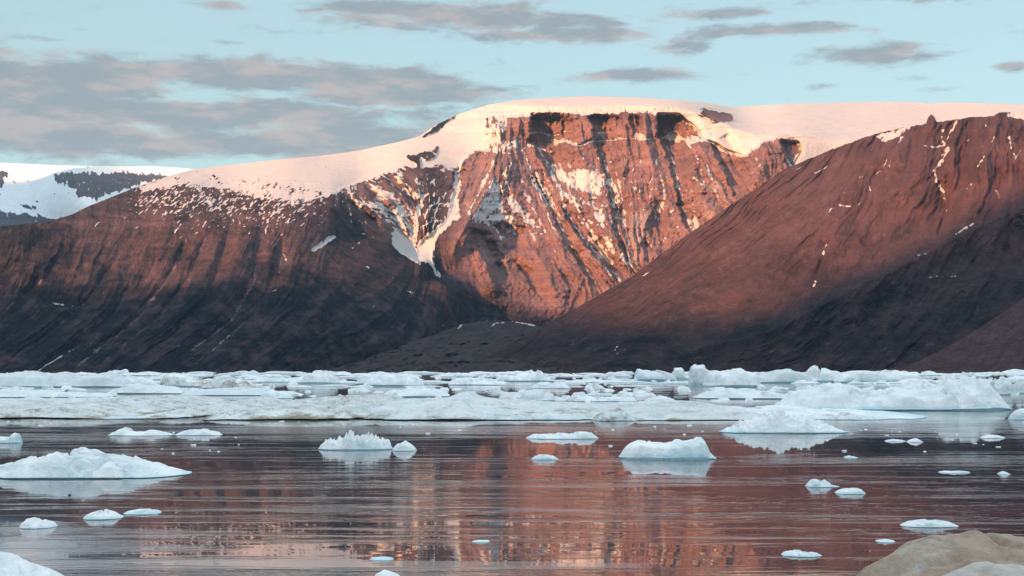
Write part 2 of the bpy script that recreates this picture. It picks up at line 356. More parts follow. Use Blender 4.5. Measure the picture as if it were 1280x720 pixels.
SNOW_M = cover(-.34, [
 # the shoulder and the plateau
 ('p', [(135,262),(165,240),(200,224),(260,214),(420,225),(420,262),(380,285),(320,290),(260,284),(200,276)], .30, 14),
 ('p', [(168,236),(240,205),(300,198),(400,188),(500,168),(545,146),(610,120),(660,112),(1340,112),(1340,230),(985,230),(988,208),(999,188),(996,177),(976,174),(962,177),(955,178),
        (945,187),(930,197),(922,196),(903,188),(889,179),(876,175),(872,168),(868,162),(853,151),(848,144),(823,142),(780,141),(759,143),(735,144),(722,142),(673,142),(663,145),(648,147),
        (633,148),(632,158),(622,176),(655,176),(640,186),(618,191),(602,190),(587,192),(578,204),(575,216),(560,215),(548,206),(530,212),(510,208),(495,214),(470,224),(448,228),(436,236),(424,240),(410,243),(385,250),(340,246),(300,238),(240,229),(205,234),(172,239)], 1.35, 3.2),
 ('p', [(205,232),(250,228),(300,236),(345,244),(390,248),(415,238),(400,228),(330,226),(260,218),(215,222)], .72, 7),
 # fan of couloirs left of the face
 ('p', [(420,238),(440,232),(460,230),(480,221),(500,213),(520,214),(532,235),(520,270),(516,300),(495,288),(470,270),(450,264),(436,262)], .58, 4),
 ('p', [(575,214),(577,225),(574,248),(575,272),(567,278),(555,290),(546,298),(543,313),(541,324),(552,348),(546,346),(536,328),(520,328),(517,320),(523,302),(533,293),(553,277),(562,262),(563,248),(566,235),(568,222)], 1.1, 2.4),
 ('p', [(541,232),(530,255),(524,272),(522,300),(517,322),(515,300),(517,275),(523,256),(533,233)], 1.0, 2.4),
 ('p', [(492,283),(508,292),(518,302),(520,320),(528,331),(515,326),(502,317),(490,306),(491,294)], 1.1, 1.5),
 ('p', [(538,235),(563,237),(562,248),(562,260),(553,277),(533,293),(523,300),(523,285),(525,267),(532,252)], .27, 2),
 ('s', [(534,259),(548,254),(562,256)], .8, 1.8), ('s', [(528,283),(540,276),(552,276)], .75, 1.6),
 # rocks standing in the snow
 ('p', [(508,195),(527,190),(545,184),(549,183),(545,197),(535,200),(525,198),(524,212),(521,216),(520,203),(510,199)], .15, .8),
 ('p', [(505,211),(510,209),(518,225),(522,241),(515,236),(506,226)], -.1, .8),
 ('p', [(524,224),(533,210),(545,206),(557,210),(566,214),(569,220),(563,236),(545,233),(535,241),(525,236)], .12, 1),
 ('p', [(524,173),(545,157),(565,145),(573,142),(562,151),(545,164),(532,171)], -.1, .6),
 ('p', [(475,226),(487,216),(494,225),(505,238),(520,256),(515,262),(498,248),(482,236)], .1, 1.5),
 ('p', [(442,246),(450,230),(460,226),(468,236),(470,250),(455,252)], .12, 2),
 ('p', [(418,243),(432,240),(440,252),(470,290),(490,312),(470,300),(440,284)], .12, 2),
 ('p', [(604,146),(632,144),(634,160),(624,170),(606,170)], .62, 2), ('p', [(608,178),(640,178),(630,188),(612,189)], .55, 1.5),
 ('p', [(874,142),(880,136),(900,140),(915,143),(920,150),(905,154),(890,152)], -.1, .8),
 ('p', [(600,200),(640,195),(700,190),(860,185),(880,250),(850,300),(790,330),(720,300),(650,300),(600,290)], .02, 8), ('p', [(680,215),(760,205),(780,260),(770,330),(740,300),(700,260)], .2, 8),
 # the face
 ('p', [(690,175),(705,173),(715,177),(725,178),(735,172),(746,171),(742,177),(728,183),(718,182),(705,177),(693,183)], 1.0, 1),
 ('s', [(663,167),(675,165),(690,170)], .8, 1.6), ('s', [(684,170),(700,168)], .9, 2), ('s', [(742,175),(760,175),(780,173),(812,173)], 1., 2.6),
 ('p', [(788,174),(796,165),(804,166),(814,174),(806,176)], .95, 1), ('s', [(745,166),(757,166)], .9, 1.8), ('s', [(660,180),(675,186),(690,190)], .8, 2.2), ('s', [(700,164),(718,165)], .7, 1.2),
 ('s', [(640,178),(650,190),(662,180)], .6, 1.6), ('s', [(618,190),(640,192),(660,185)], .7, 1.6),
 ('p', [(826,173),(838,165),(846,163),(853,171),(850,178),(838,177)], 1.0, 1.2), ('p', [(853,173),(866,168),(878,176),(872,178),(862,181),(866,186),(860,184)], .85, 1),
 ('p', [(686,222),(700,212),(712,215),(735,212),(750,215),(755,226),(748,243),(735,241),(722,238),(708,228),(695,226)], .8, 2),
 ('p', [(690,195),(696,205),(694,222),(688,232),(690,210)], .8, 2),
 ('p', [(662,218),(672,221),(681,228),(686,245),(690,259),(685,258),(676,240),(666,228)], 1.1, 1.2), ('s', [(676,225),(684,238),(692,254),(702,274)], .8, 1.5),
 ('s', [(690,262),(700,282),(706,300)], .75, 1.3), ('p', [(735,287),(742,291),(754,308),(764,325),(766,333),(758,326),(745,307),(733,292)], 1.1, 1),
 ('p', [(606,240),(622,220),(628,225),(624,245),(630,262),(642,280),(652,292),(640,293),(622,281),(605,284),(590,280),(588,272),(598,258)], .8, 3),
 ('p', [(630,242),(640,248),(655,262),(674,285),(668,290),(650,272),(635,256)], .7, 2), ('p', [(655,238),(664,249),(661,253)], .9, 1),
 ('p', [(756,218),(766,226),(774,240),(779,253),(775,255),(764,240)], .75, 1.2), ('p', [(743,258),(752,262),(757,275),(753,285),(745,272)], .8, 1.5),
 ('p', [(756,294),(764,302),(769,316),(766,321),(756,304)], .8, 1.5), ('p', [(868,262),(872,275),(874,287),(868,290),(862,275)], 1., 1),
 ('p', [(770,300),(776,315),(792,335),(788,338),(774,322)], .75, 1.5), ('p', [(790,232),(800,236),(802,242),(792,242)], .6, 1.2), ('s', [(720,248),(742,258)], .6, 2), ('s', [(724,265),(745,282)], .55, 2),
 ('s', [(866,222),(876,230),(886,236)], .6, 2), ('p', [(690,228),(705,240),(725,252),(722,258),(700,246)], .65, 2),
 ('s', [(984,200),(990,206)], 1, 2.4), ('s', [(940,192),(950,205),(936,222)], .6, 1.6),
 # small patches low on the shoulder
 ('p', [(387,313),(400,302),(415,294),(420,296),(404,308),(392,315)], 1.1, .8), ('s', [(298,408),(280,425),(262,441)], .75, 1.8), ('s', [(100,433),(75,446),(46,464)], .7, 1.6), ('s', [(66,379),(80,381)], .9, 1.8),
 ('s', [(335,275),(332,292)], .8, 1.8), ('s', [(350,268),(345,285)], .7, 1.8), ('s', [(355,318),(358,326)], .8, 2.2), ('s', [(218,290),(226,280)], .8, 1.6), ('s', [(242,297),(246,290)], .8, 1.6), ('s', [(118,283),(124,278)], .9, 2),
 ('s', [(170,255),(172,262)], .8, 1.6), ('s', [(197,282),(199,286)], .8, 1.4), ('s', [(338,365),(345,362)], .5, 1.4),('s', [(456,332),(466,338)], .7, 2),('s', [(510,364),(516,366)], .8, 1.8), ('s',[(440,310),(450,303)],.7,1.8),
] + STREAKS)
SNOW_B = blur(SNOW_M, 1.5)
GULLY = cover(0, [('p', [(585,215),(640,200),(700,185),(860,180),(890,250),(850,300),(795,335),(740,320),(690,290),(620,300),(585,285)], 1, 12)])
TINT_M = cover(.05, [('p', [(100,240),(420,240),(440,300),(420,340),(200,330),(60,320)], .32, 25), ('p', [(560,200),(630,140),(1000,140),(1000,330),(700,400),(620,370),(580,340),(560,320)], .88, 14), ('p',[(420,230),(530,210),(530,310),(480,300)],.6,8)])  # low base carries the lower slope's shade; lit upper shoulder tinted up
PALE_M = cover(.1, [('p', [(776,300),(792,262),(812,262),(806,300),(800,332),(790,338)], .72, 5), ('p', [(650,215),(700,250),(760,330),(740,350),(690,290),(655,240)], .34, 6), ('p', [(840,250),(900,220),(930,250),(880,290)], .4, 8),
 ('p', [(600,205),(640,205),(560,300),(548,300)], .3, 6)] + [('s', p, (.62, .3, .5, .42, .66, .35, .25, .55, .4, .5)[i], (4, 7, 3, 5, 3.5, 5, 4, 3, 6, 4)[i]) for i, (p, a) in enumerate(G_LEFT)])
ROUGH_M = cover(.38, [('p', [(565,195),(630,140),(1000,140),(1000,330),(700,430),(622,405),(600,350),(575,300)], 1.0, 6), ('p', [(430,232),(530,205),(545,300),(490,290)], .9, 8)])

def snow_noise(S, s, V, seed, U=0.0, drift=False):
    c = U * .62 + V * .78; a = V * .62 - U * .78           # drifts on the shoulder trail down to the left
    nd = .45 * fbm(c / 5.5, a / 13.0, 3, seed + 9) + .55 * fbm(c / 1.9, a / 5.0, 2, seed + 11) + .12 * fbm(U / 30, V / 20, 2, seed + 12)
    n = .5 * fbm(s / 7.0, V / 13.0, 3, seed) + .5 * fbm(s / 2.6, V / 5.0, 2, seed + 5)
    k = sstep(440, 410, U) if drift else 0.0
    return S + 1.6 * (n * (1 - k) + nd * k)
def depth_massif(U, V):
    D = base_massif(U, V); s = SM(U, V)
    snow = sample(SNOW_M, U, V); rg = sample(ROUGH_M, U, V)
    smooth = 1 - .93 * sstep(.75, 1.2, snow)
    d = 3.1 * scarps(U, V, SCARPS) * (1 - .95 * sstep(1.0, 1.3, sample(SNOW_B, U, V))) - np.where(U > 540, 2.3, 1.4) * ridges(U, V, RIDGES_M)
    # the near spur stands clear of the valley behind its right edge
    ul = np.interp(V, [300, 318, 332, 346, 356, 375, 398, 420], [492, 512, 531, 546, 556, 574, 594, 605]) + 2 * perlin(V / 9, 0 * V, 12)
    x = ul - U; am = np.interp(V, [296, 332, 356, 398, 430], [0, 130, 190, 270, 270])
    d -= am * sstep(-2.0, 3.0, x) * np.clip(1 - np.maximum(x, 0) / 150, 0, 1) ** 1.2
    face = rg * rg
    s1 = s + 10 * fbm(U / 38, V / 38, 3, 13); s2 = s + 6 * fbm(U / 13, V / 13, 3, 14)
    d -= rg * smooth * ((36 + 26 * face) * ridged(s1 / 26, V / 120, 3, 21) + 24 * fbm(U / 40, V / 30, 4, 24))
    d -= face * smooth * (48 * ridged(s1 / 58 + .5, V / 220, 2, 47) + 28 * ridged(s2 / 10, V / 40, 3, 22) + 11 * ridged(U / 9 + V / 30, V / 10, 4, 23) + 26 * fbm(U / 22, V / 16, 4, 25))
    d -= (rg - face) * smooth * (40 * ridged(s1 / 20, V / 120, 3, 26) + 12 * ridged((s + 5 * fbm(U / 16, V / 16, 3, 48)) / 9, V / 60, 3, 49) + 18 * fbm(U / 16, V / 14, 4, 27)) + 2.5 * smooth * fbm(U / 5, V / 5, 3, 29)
    # pillars of the upper cliff, lava beds below it: the face climbs in steps
    cl = sample(CLIFF, U, V) * smooth
    d -= cl * (20 * ridged(U / 11 + V / 90, V / 70, 2, 45) + 9 * ridged(U / 4, V / 45, 2, 46))
    zz = V + 5 * fbm(U / 45, V / 45, 3, 40) + 1.2 * perlin(U / 8, V / 8, 42)
    for per, amp, sd in ((12.5, 34, 43), (5.2, 11, 44)):
        f = (zz / per) % 1.0
        d += face * (1 - cl) * smooth * sstep(545, 600, U) * (.25 + .75 * sstep(330, 240, V)) * amp * np.clip(.35 + 1.8 * fbm(U / 40, V / 14, 3, sd), 0, 1.2) * (f - sstep(.5, .95, f))
    d -= (1 - smooth) * (8 * fbm(U / 60, V / 25, 3, 30) + (40 + 60 * sstep(890, 960, U)) * sstep(180, 165, V) * fbm(U / 75, V / 8, 3, 31))
    # broken ice edge above the cliffs and round the icefall
    ser = sample(SERAC, U, V)
    d -= ser * (10 * ridged(U / 6, V / 8, 3, 51) + 8)
    return D + d
CLIFF = cover(0, [('p', [(662,143),(850,143),(872,165),(850,174),(760,173),(662,177)], 1, 1.5)])
SERAC = cover(0, [('p', [(655,136),(700,129),(800,129),(850,132),(872,150),(876,172),(920,194),(940,188),(925,182),(890,168),(880,145),(855,141),(700,141)], 1, 2.5),
 ('p', [(940,180),(960,170),(1000,168),(1060,176),(1050,200),(1000,212),(996,180),(960,176)], .4, 5)])
def attrs_massif(U, V, X, Y, Z):
    s = SM(U, V); S = sample(SNOW_M, U, V)
    sn = snow_noise(S, s, V, 60, U, True)
    # drifts left in the gullies of the face
    gl = ridged((s + 6 * fbm(U / 13, V / 13, 3, 14)) / 10, V / 40, 3, 22)
    reg = sample(GULLY, U, V) * sstep(-.15, .2, fbm(U / 48, V / 40, 3, 61))
    sn = np.maximum(sn, reg * (1.15 * sstep(.06, -.22, gl) + .5 * fbm(U / 4, V / 4, 3, 62)) - .05)
    pale = sample(PALE_M, U, V) - .22 * sstep(600, 540, U) * sstep(240, 290, V) + .24 * ridged((s + 6 * fbm(U / 24, V / 24, 3, 70)) / 9, V / 50, 3, 71) + .4 * fbm(U / 18, V / 14, 5, 73) - .05
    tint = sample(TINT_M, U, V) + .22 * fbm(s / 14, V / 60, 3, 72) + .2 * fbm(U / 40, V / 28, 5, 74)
    return dict(snow=sn, tint=tint, pale=pale)
vt_m = line([(-700,318),(-400,300),(-90,288),(0,283),(60,277),(90,268),(110,258),(140,246),(180,230),(210,220),(240,212),(300,204.5),(350,199),(400,195),(450,188),(500,177),(525,170),(545,156),(575,142),(610,131),(640,126),(660,123.5),(700,121.5),(740,120),(800,122),(850,125),(880,128),(903,131.5),(914,134),(925,133),(960,131),(1000,129),(1110,127),(1150,128),(1190,133),(1340,140)])
vb_m = line([(-700,466),(600,466),(660,432),(760,385),(850,330),(985,240),(1100,200),(1340,175)])
us = np.concatenate([np.arange(-700, -88, 6.0), np.arange(-88, 1332, .9)])
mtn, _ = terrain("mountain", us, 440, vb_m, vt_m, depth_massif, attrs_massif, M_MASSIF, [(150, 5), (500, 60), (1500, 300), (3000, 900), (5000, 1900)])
tag(mtn, kind='structure')

# ---- the smooth scree slope on the right
PR = [(1900,463,3.5),(1900,300,4.4),(1900,120,5.8),(1600,463,3.5),(1600,128,5.8),(1600,300,4.5),(590,463,4.6),(640,463,4.4),(700,463,4.25),(800,463,4.1),(900,463,3.95),(1000,463,3.8),(1100,463,3.7),(1200,463,3.6),(1340,463,3.5),
(640,428,4.6),(690,400,4.78),(790,344,5.05),(850,299,5.25),(985,209,5.7),(1040,187,5.75),(1100,166,5.75),(1150,157,5.7),(1200,148,5.65),(1280,143,5.65),(1340,140,5.7),
(800,400,4.5),(900,400,4.35),(1000,400,4.2),(1100,400,4.1),(1200,400,4.05),(1300,400,4.0),(900,320,4.9),(1000,320,4.72),(1100,320,4.62),(1200,320,4.55),(1300,320,4.5),
(1000,250,5.2),(1100,240,5.12),(1200,230,5.05),(1300,230,5.0),(1200,180,5.35),(1100,195,5.4),(1280,180,5.3)]
TR = TPS([p[:2] for p in PR], [p[2] * 1000 for p in PR], smooth=.002)
SR = guides([(800, [(800,340),(700,400),(620,440)]), (900, [(900,270),(800,350),(690,410)]), (1000, [(1000,215),(900,300),(780,390),(680,445)]), (1100, [(1100,170),(1040,270),(960,360),(860,440)]),
 (1180, [(1188,155),(1172,230),(1120,330),(1040,440)]), (1250, [(1250,150),(1245,230),(1210,330),(1150,440)]), (1320, [(1320,150),(1320,250),(1290,350),(1250,440)])])
RIDGES_R = [([(1350,228),(1223,284),(1100,346),(960,416),(860,440)], 60, 42), ([(1110,172),(1075,215),(1010,290),(930,370)], 16, 26), ([(1192,150),(1182,175),(1172,215),(1180,265),(1165,320)], -40, 18), ([(1240,150),(1235,190),(1225,240),(1190,300)], 34, 26), ([(1035,298),(1026,330),(1012,366)], -30, 12),
 ([(1130,170),(1100,230),(1060,290),(1000,360)], 22, 30), ([(1110,195),(1090,240),(1055,300)], -16, 14), ([(1280,160),(1276,220),(1262,290)], -22, 14), ([(1330,150),(1300,230),(1270,300)], 20, 20),
 ([(960,250),(880,330),(800,390)], -10, 18), ([(1040,210),(960,290),(900,360)], -10, 16)]
SNOW_R = cover(-.5, [('p', [(1092,169),(1110,165),(1134,158),(1142,157),(1126,169),(1105,179)], .85, 1.2), ('p', [(1256,146),(1264,138),(1345,130),(1345,148),(1290,150)], 1.1, 1.5),
 ('s', [(1196,152),(1190,163),(1184,174)], .8, 2.2), ('s', [(1155,182),(1168,184),(1180,182)], .9, 2.2), ('s', [(1179,163),(1177,175),(1184,184),(1176,196)], .8, 2.6), ('s', [(1186,186),(1178,200),(1168,212),(1171,226),(1179,240)], 1.0, 3.2), ('s', [(1179,240),(1183,255),(1183,272)], .75, 1.8),
 ('s', [(1128,171),(1120,184)], .8, 1.8), ('s', [(1108,198),(1104,210)], .75, 2), ('s', [(1100,214),(1094,218)], .8, 2), ('s', [(1075,222),(1080,219)], .8, 1.6), ('s', [(1050,257),(1062,258)], 1, 2.2), ('s', [(1036,265),(1042,258)], .9, 1.6), ('s', [(1072,257),(1078,252)], .8, 1.6),
 ('s', [(1020,216),(1034,208)], .9, 2), ('s', [(1195,292),(1206,285),(1217,279)], .95, 2.4), ('s', [(1262,172),(1264,186),(1270,198),(1276,186)], .85, 2.4), ('s', [(1244,166),(1240,178)], .75, 1.8), ('s', [(1228,182),(1230,196),(1222,208)], .75, 2), ('s', [(1212,168),(1210,176)], .7, 1.6), ('s', [(1232,156),(1238,162)], .7, 1.6),
 ('s', [(1245,238),(1250,247)], .85, 2), ('s', [(1032,306),(1029,318)], .9, 1.8), ('s', [(1020,352),(1016,358)], .9, 2), ('s', [(1148,319),(1158,317)], .8, 1.6), ('s', [(1160,347),(1172,345)], .9, 1.8), ('s', [(1185,346),(1194,345)], .8, 1.4), ('s', [(1208,236),(1214,230)], .7, 1.6), ('s', [(1227,258),(1229,263)], .7, 1.6),
 ('s', [(768,438),(772,433)], .8, 1.5), ('s', [(770,443),(774,440)], .8, 1.4), ('s', [(803,345),(810,341)], .9, 1.4), ('s', [(995,212),(1004,208)], .7, 1.4), ('s', [(1055,240),(1057,246)], .7, 1.4), ('s', [(1113,206),(1109,214)], .6, 1.4), ('s', [(1086,232),(1089,238)], .7, 1.4)])
PALE_R = cover(.1, [('p', [(1040,180),(1100,165),(1000,300),(850,400),(800,400),(900,320)], .22, 20)])
TINT_R = cover(.5, [('p', [(985,208),(1100,160),(1345,140),(1345,260),(1150,280),(1000,310),(800,350)], .8, 30), ('p',[(600,470),(640,425),(800,400),(1345,330),(1345,470)],.14,30)])  # foot of the slope darker: shade painted into the heath tint
def depth_slope(U, V):
    D = TR(U, V); s = SR(U, V)
    up = sstep(330, 170, V) * sstep(1040, 1180, U)
    d = -1.9 * ridges(U, V, RIDGES_R)
    s1 = s + 14 * fbm(U / 60, V / 60, 3, 120)
    d -= (.22 + .95 * sstep(760, 1020, U) + 1.2 * up) * (42 * ridged(s1 / 34, V / 160, 3, 121) + 15 * ridged((s + 8 * fbm(U / 20, V / 20, 3, 119)) / 15, V / 50, 3, 122))
    d -= (.6 + up) * (26 * fbm(U / 50, V / 40, 4, 124)) + 2.5 * fbm(U / 5, V / 5, 3, 125)
    return D + d
def attrs_slope(U, V, X, Y, Z):
    s = SR(U, V)
    sn = snow_noise(sample(SNOW_R, U, V), s, V, 160)
    s1 = s + 9 * fbm(U / 30, V / 30, 3, 170)
    pale = sample(PALE_R, U, V) + .26 * ridged(s1 / 11, V / 45, 4, 171) + .35 * fbm(U / 16, V / 12, 5, 174)
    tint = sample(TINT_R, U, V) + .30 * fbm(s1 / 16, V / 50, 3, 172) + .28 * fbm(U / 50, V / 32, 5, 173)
    return dict(snow=sn, tint=tint, pale=pale)
vt_r = line([(560,466),(590,456),(640,429),(690,401),(740,374),(790,345),(850,300),(920,252),(985,209),(1010,199),(1040,186),(1070,175),(1100,165),(1130,159),(1150,155.5),(1158,154),(1160,146),(1164,143),(1168,146),(1171,152),(1185,150),(1200,148),(1215,145.5),(1240,145),(1250,140),(1265,139),(1280,140),(1345,137),(1600,128),(1900,120)])
slope, _ = terrain("hillside", np.concatenate([np.arange(562, 1345, .9), np.arange(1345, 1900, 6.0)]), 400, line([(560,468),(1345,466),(1900,466)]), lambda u: vt_r(u) + sstep(600, 760, u) * (1.6 * fbm(u / 17, 0 * u + 3, 4, 131) + 1.0 * sstep(980, 1050, u) * ridged(u / 9, 0 * u, 3, 132)), depth_slope, attrs_slope, M_SLOPE, [(80, 3), (300, 80), (900, 420), (1500, 900)])
tag(slope, kind='structure')

# ---- nearer knoll at the right edge
SNOW_K = cover(-.5, [('p', [(1172,434),(1185,424),(1205,411),(1218,404),(1212,412),(1196,424),(1180,433)], .85, 1.2), ('s', [(1150,446),(1140,452)], .6, 1.6)])
TK = TPS([(1800,463),(1800,230),(1500,463),(1500,270),(1090,463),(1200,463),(1345,463),(1140,455),(1200,425),(1240,400),(1280,372),(1345,330)], [3000, 4300, 3050, 4050, 3300, 3200, 3100, 3330, 3420, 3520, 3640, 3800])
SK = guides([(0, [(1200,425),(1120,462)]), (60, [(1280,372),(1160,462)]), (120, [(1345,350),(1250,462)])])
def depth_knoll(U, V):
    s = SK(U, V)
    return TK(U, V) - 9 * ridged(s / 22, V / 60, 3, 222) - 8 * fbm(U / 30, V / 30, 4, 224)
def attrs_knoll(U, V, X, Y, Z):
    s = SK(U, V)
    return dict(snow=snow_noise(sample(SNOW_K, U, V), s, V, 260), tint=.6 + .3 * fbm(s / 8, V / 40, 3, 272), pale=.15 + .3 * ridged(s / 7, V / 60, 3, 271))
knoll, _ = terrain("hill", np.concatenate([np.arange(1085, 1345, 1.1), np.arange(1345, 1800, 6.0)]), 150, line([(1080,467),(1800,466)]), line([(1080,466.5),(1095,464.5),(1140,455),(1170,441),(1200,425),(1240,400),(1280,372),(1345,330),(1500,270),(1800,230)]), depth_knoll, attrs_knoll, M_SLOPE, [(60, 3), (200, 40), (500, 200), (800, 420)])
tag(knoll, kind='structure')

# ---- moraine in the valley mouth
SNOW_V = cover(-.3, [('s', [(573,391),(582,399),(592,400)], 1.1, 3), ('s', [(592,400),(602,399),(612,401)], 1., 2.2), ('s', [(572,411),(578,405),(588,400)], .9, 1.8), ('s', [(612,409),(620,404),(630,403)], .8, 1.4), ('s', [(640,402),(655,404),(668,407)], .9, 2)])
TV = TPS([(395,463),(480,463),(560,463),(700,463),(420,461),(500,434),(575,408),(640,403),(700,420),(560,440),(640,430)], [4500, 4400, 4400, 4300, 4560, 5000, 5600, 5700, 5300, 4800, 4950])
def depth_moraine(U, V):
    return TV(U, V) - 90 * ridged(U / 45 + V / 60, V / 22, 4, 322) - 70 * fbm(U / 18, V / 10, 5, 324)
def attrs_moraine(U, V, X, Y, Z):
    return dict(snow=snow_noise(sample(SNOW_V, U, V), U, V, 360), tint=.65 + .5 * fbm(U / 20, V / 8, 3, 372), pale=.2 + .5 * ridged(U / 25 + V / 20, V / 9, 3, 371))
mor, _ = terrain("moraine_terrain", np.arange(396, 705, 1.0), 90, line([(390,467),(705,466)]), line([(390,466),(400,464),(420,460),(455,449),(500,433),(540,419),(575,406),(600,401),(640,401),(665,405),(705,420)]), depth_moraine, attrs_moraine, M_MORAINE, [(100, 5), (400, 10), (900, 20)])
tag(mor, kind='structure')

# ---- glaciated mountains beyond the left shoulder
SNOW_F = cover(1.1, [('p', [(62,217),(110,215),(150,216),(212,218),(205,226),(175,230),(150,239),(122,248),(98,246),(92,236),(76,230)], .02, 2), ('p', [(-90,213),(0,214),(18,214),(6,222),(0,236),(-30,232),(-90,240)], .05, 2), ('p', [(26,255),(46,258),(47,263),(30,260)], .1, 1),
 ('p', [(-90,262),(0,264),(20,266),(70,274),(120,268),(120,300),(-90,300)], -.05, 2), ('p', [(212,219),(260,222),(240,232)], .3, 3)])
TFAR = TPS([(-700,320),(-700,245),(-700,204),(-90,295),(60,295),(280,295),(-90,245),(60,245),(200,245),(-90,215),(100,215),(260,220),(-90,204),(100,206),(280,216)], [11600, 12800, 15500, 11600, 11600, 12000, 12800, 12800, 13000, 13600, 13600, 14000, 15500, 15500, 15500])
def depth_far(U, V):
    S = sample(SNOW_F, U, V); r = 1 - .85 * sstep(.5, 1, S)
    return TFAR(U, V) - r * (60 * ridged(U / 16 + V / 40, V / 30, 4, 422)) - 60 * fbm(U / 50, V / 30, 3, 424)
def attrs_far(U, V, X, Y, Z):
    return dict(snow=snow_noise(sample(SNOW_F, U, V), U - .3 * V, V, 460), tint=.4 + .4 * fbm(U / 20, V / 8, 3, 472), pale=.1 + .2 * ridged(U / 9, V / 20, 3, 471))
far, _ = terrain("far_mountains", np.concatenate([np.arange(-700, -88, 6.0), np.arange(-88, 300, 1.0)]), 110, line([(-700,330),(-90,300),(300,300)]), line([(-90,202),(0,203),(60,206),(110,207.5),(150,208),(190,207.5),(215,209),(240,211),(300,226)]), depth_far, attrs_far, M_FAR, [(300, 20), (2000, 400), (4000, 1200)])
tag(far, kind='structure')

# ---- second ice dome behind the plateau
TC = TPS([(1080,150),(1345,150),(1080,130),(1200,128),(1345,131),(1200,140)], [14000, 14000, 16500, 16500, 16500, 15000])
cap, _ = terrain("ice_cap_terrain", np.arange(1085, 1345, 3.0), 30, line([(1080,160),(1345,160)]), line([(1080,134),(1140,130),(1190,127.5),(1230,128.5),(1280,130.5),(1345,132)]), lambda U, V: TC(U, V),
    lambda U, V, X, Y, Z: dict(snow=1.3 + 0 * U, tint=.5 + 0 * U, pale=0 * U), M_MASSIF, [(500, 40), (3000, 600)])
tag(cap, kind='structure')

# ---- the mountains of the shore behind the camera: they keep the fjord in shade and draw the shadow line on the far slopes
def P3(u, v, D): return ((u - 640) / F * D, D, CAMH + (HZ - v) / F * D)
ca, sa = math.cos(SUN_AZ), math.sin(SUN_AZ)
WC = -5500.0
term = [(-40,372,TM),(42,358,TM),(104,362,TM),(208,368,TM),(267,374,TM),(320,372,TM),(400,352,TM),(500,372,TM),(570,372,TM),(620,384,TM),(690,386,TM),(760,398,TR),(860,412,TR),(954,408,TR),(1065,353,TR),(1150,322,TR),(1223,280,TR),(1290,240,TR)]
prof = []
for u, v, T in term:
    D = float(T.raw(np.array([[u]], float), np.array([[v]], float))[0, 0])
    x, y, z = P3(u, v, D)
    prof.append((x * ca - y * sa, z + (x * sa + y * ca - WC) * math.tan(SUN_EL)))
for u, v, D in ((40, 214, 14500), (-60, 214, 14500), (150, 212, 15000)):
    x, y, z = P3(u, v, D); prof.append((x * ca - y * sa, z + (x * sa + y * ca - WC) * math.tan(SUN_EL)))
prof.sort()
ps = np.array([p[0] for p in prof]); ph = np.array([p[1] for p in prof])
print("caster", [(round(a), round(b)) for a, b in prof])
ss = np.arange(-17500, 5200, 60.0)
hh = np.interp(ss, ps, ph)
hh = np.where(ss > ps[-1], ph[-1] - 120 * sstep(ps[-1], ps[-1] + 1500, ss), hh)
hh += 38 * fbm(ss / 520, 0 * ss, 4, 501)
tt = np.linspace(-1, 1, 41)
Sg, Tg = np.meshgrid(ss, tt)
Hg = np.broadcast_to(hh, Sg.shape) * (1 - np.abs(Tg)) ** 1.05
Hg = Hg + (1 - np.abs(Tg)) * np.abs(Tg) * 500 * ridged(Sg / 900, Tg * 1.3, 4, 511) - 3
Wg = WC - Tg * 2900
Xg = Sg * ca + Wg * sa; Yg = -Sg * sa + Wg * ca
shore = mesh_object("far_shore_mountains", np.stack([Xg, Yg, Hg], -1).reshape(-1, 3), grid_faces(len(ss), 41), M_FAR, dict(snow=(.2 + .8 * Hg / 1500).ravel(), tint=np.full(Hg.size, .5), pale=np.zeros(Hg.size)))
tag(shore, kind='structure')

# ------------------------------------------------------------------ sky, sun
world = bpy.data.worlds.new("World"); scene.world = world; world.use_nodes = True
w = NT(world.node_tree)
sky = w.n('ShaderNodeTexSky', sky_type='NISHITA', sun_disc=False)
sky.sun_elevation = SUN_EL; sky.altitude = 0; sky.air_density = 1.0; sky.dust_density = .6; sky.ozone_density = 1.2
sky.sun_rotation = math.atan2(-sa, -ca) % (2 * math.pi)
gen = w.n('ShaderNodeTexCoord').outputs['Generated']
sep = w.n('ShaderNodeSeparateXYZ', ins={0: gen})
hyp = w.m('SQRT', w.m('ADD', w.m('MULTIPLY', sep.outputs[0], sep.outputs[0]), w.m('MULTIPLY', sep.outputs[1], sep.outputs[1])))
az = w.m('MULTIPLY', w.m('ARCTAN2', sep.outputs[0], sep.outputs[1]), 180 / math.pi)     # bearing and height above the horizon, degrees
el = w.m('MULTIPLY', w.m('ARCTAN2', sep.outputs[2], hyp), 180 / math.pi)
vec = w.n('ShaderNodeCombineXYZ', ins={0: w.m('MULTIPLY', az, .24), 1: w.m('MULTIPLY', el, .78), 2: 0.0}).outputs[0]
n1 = w.noise(vec, 1.1, 8, .62, .7); n2 = w.noise(w.mapping(vec, (1, 1, 1), (0, 0, R(8)), (7, 3, 1)), 3.2, 8, .66, .6)
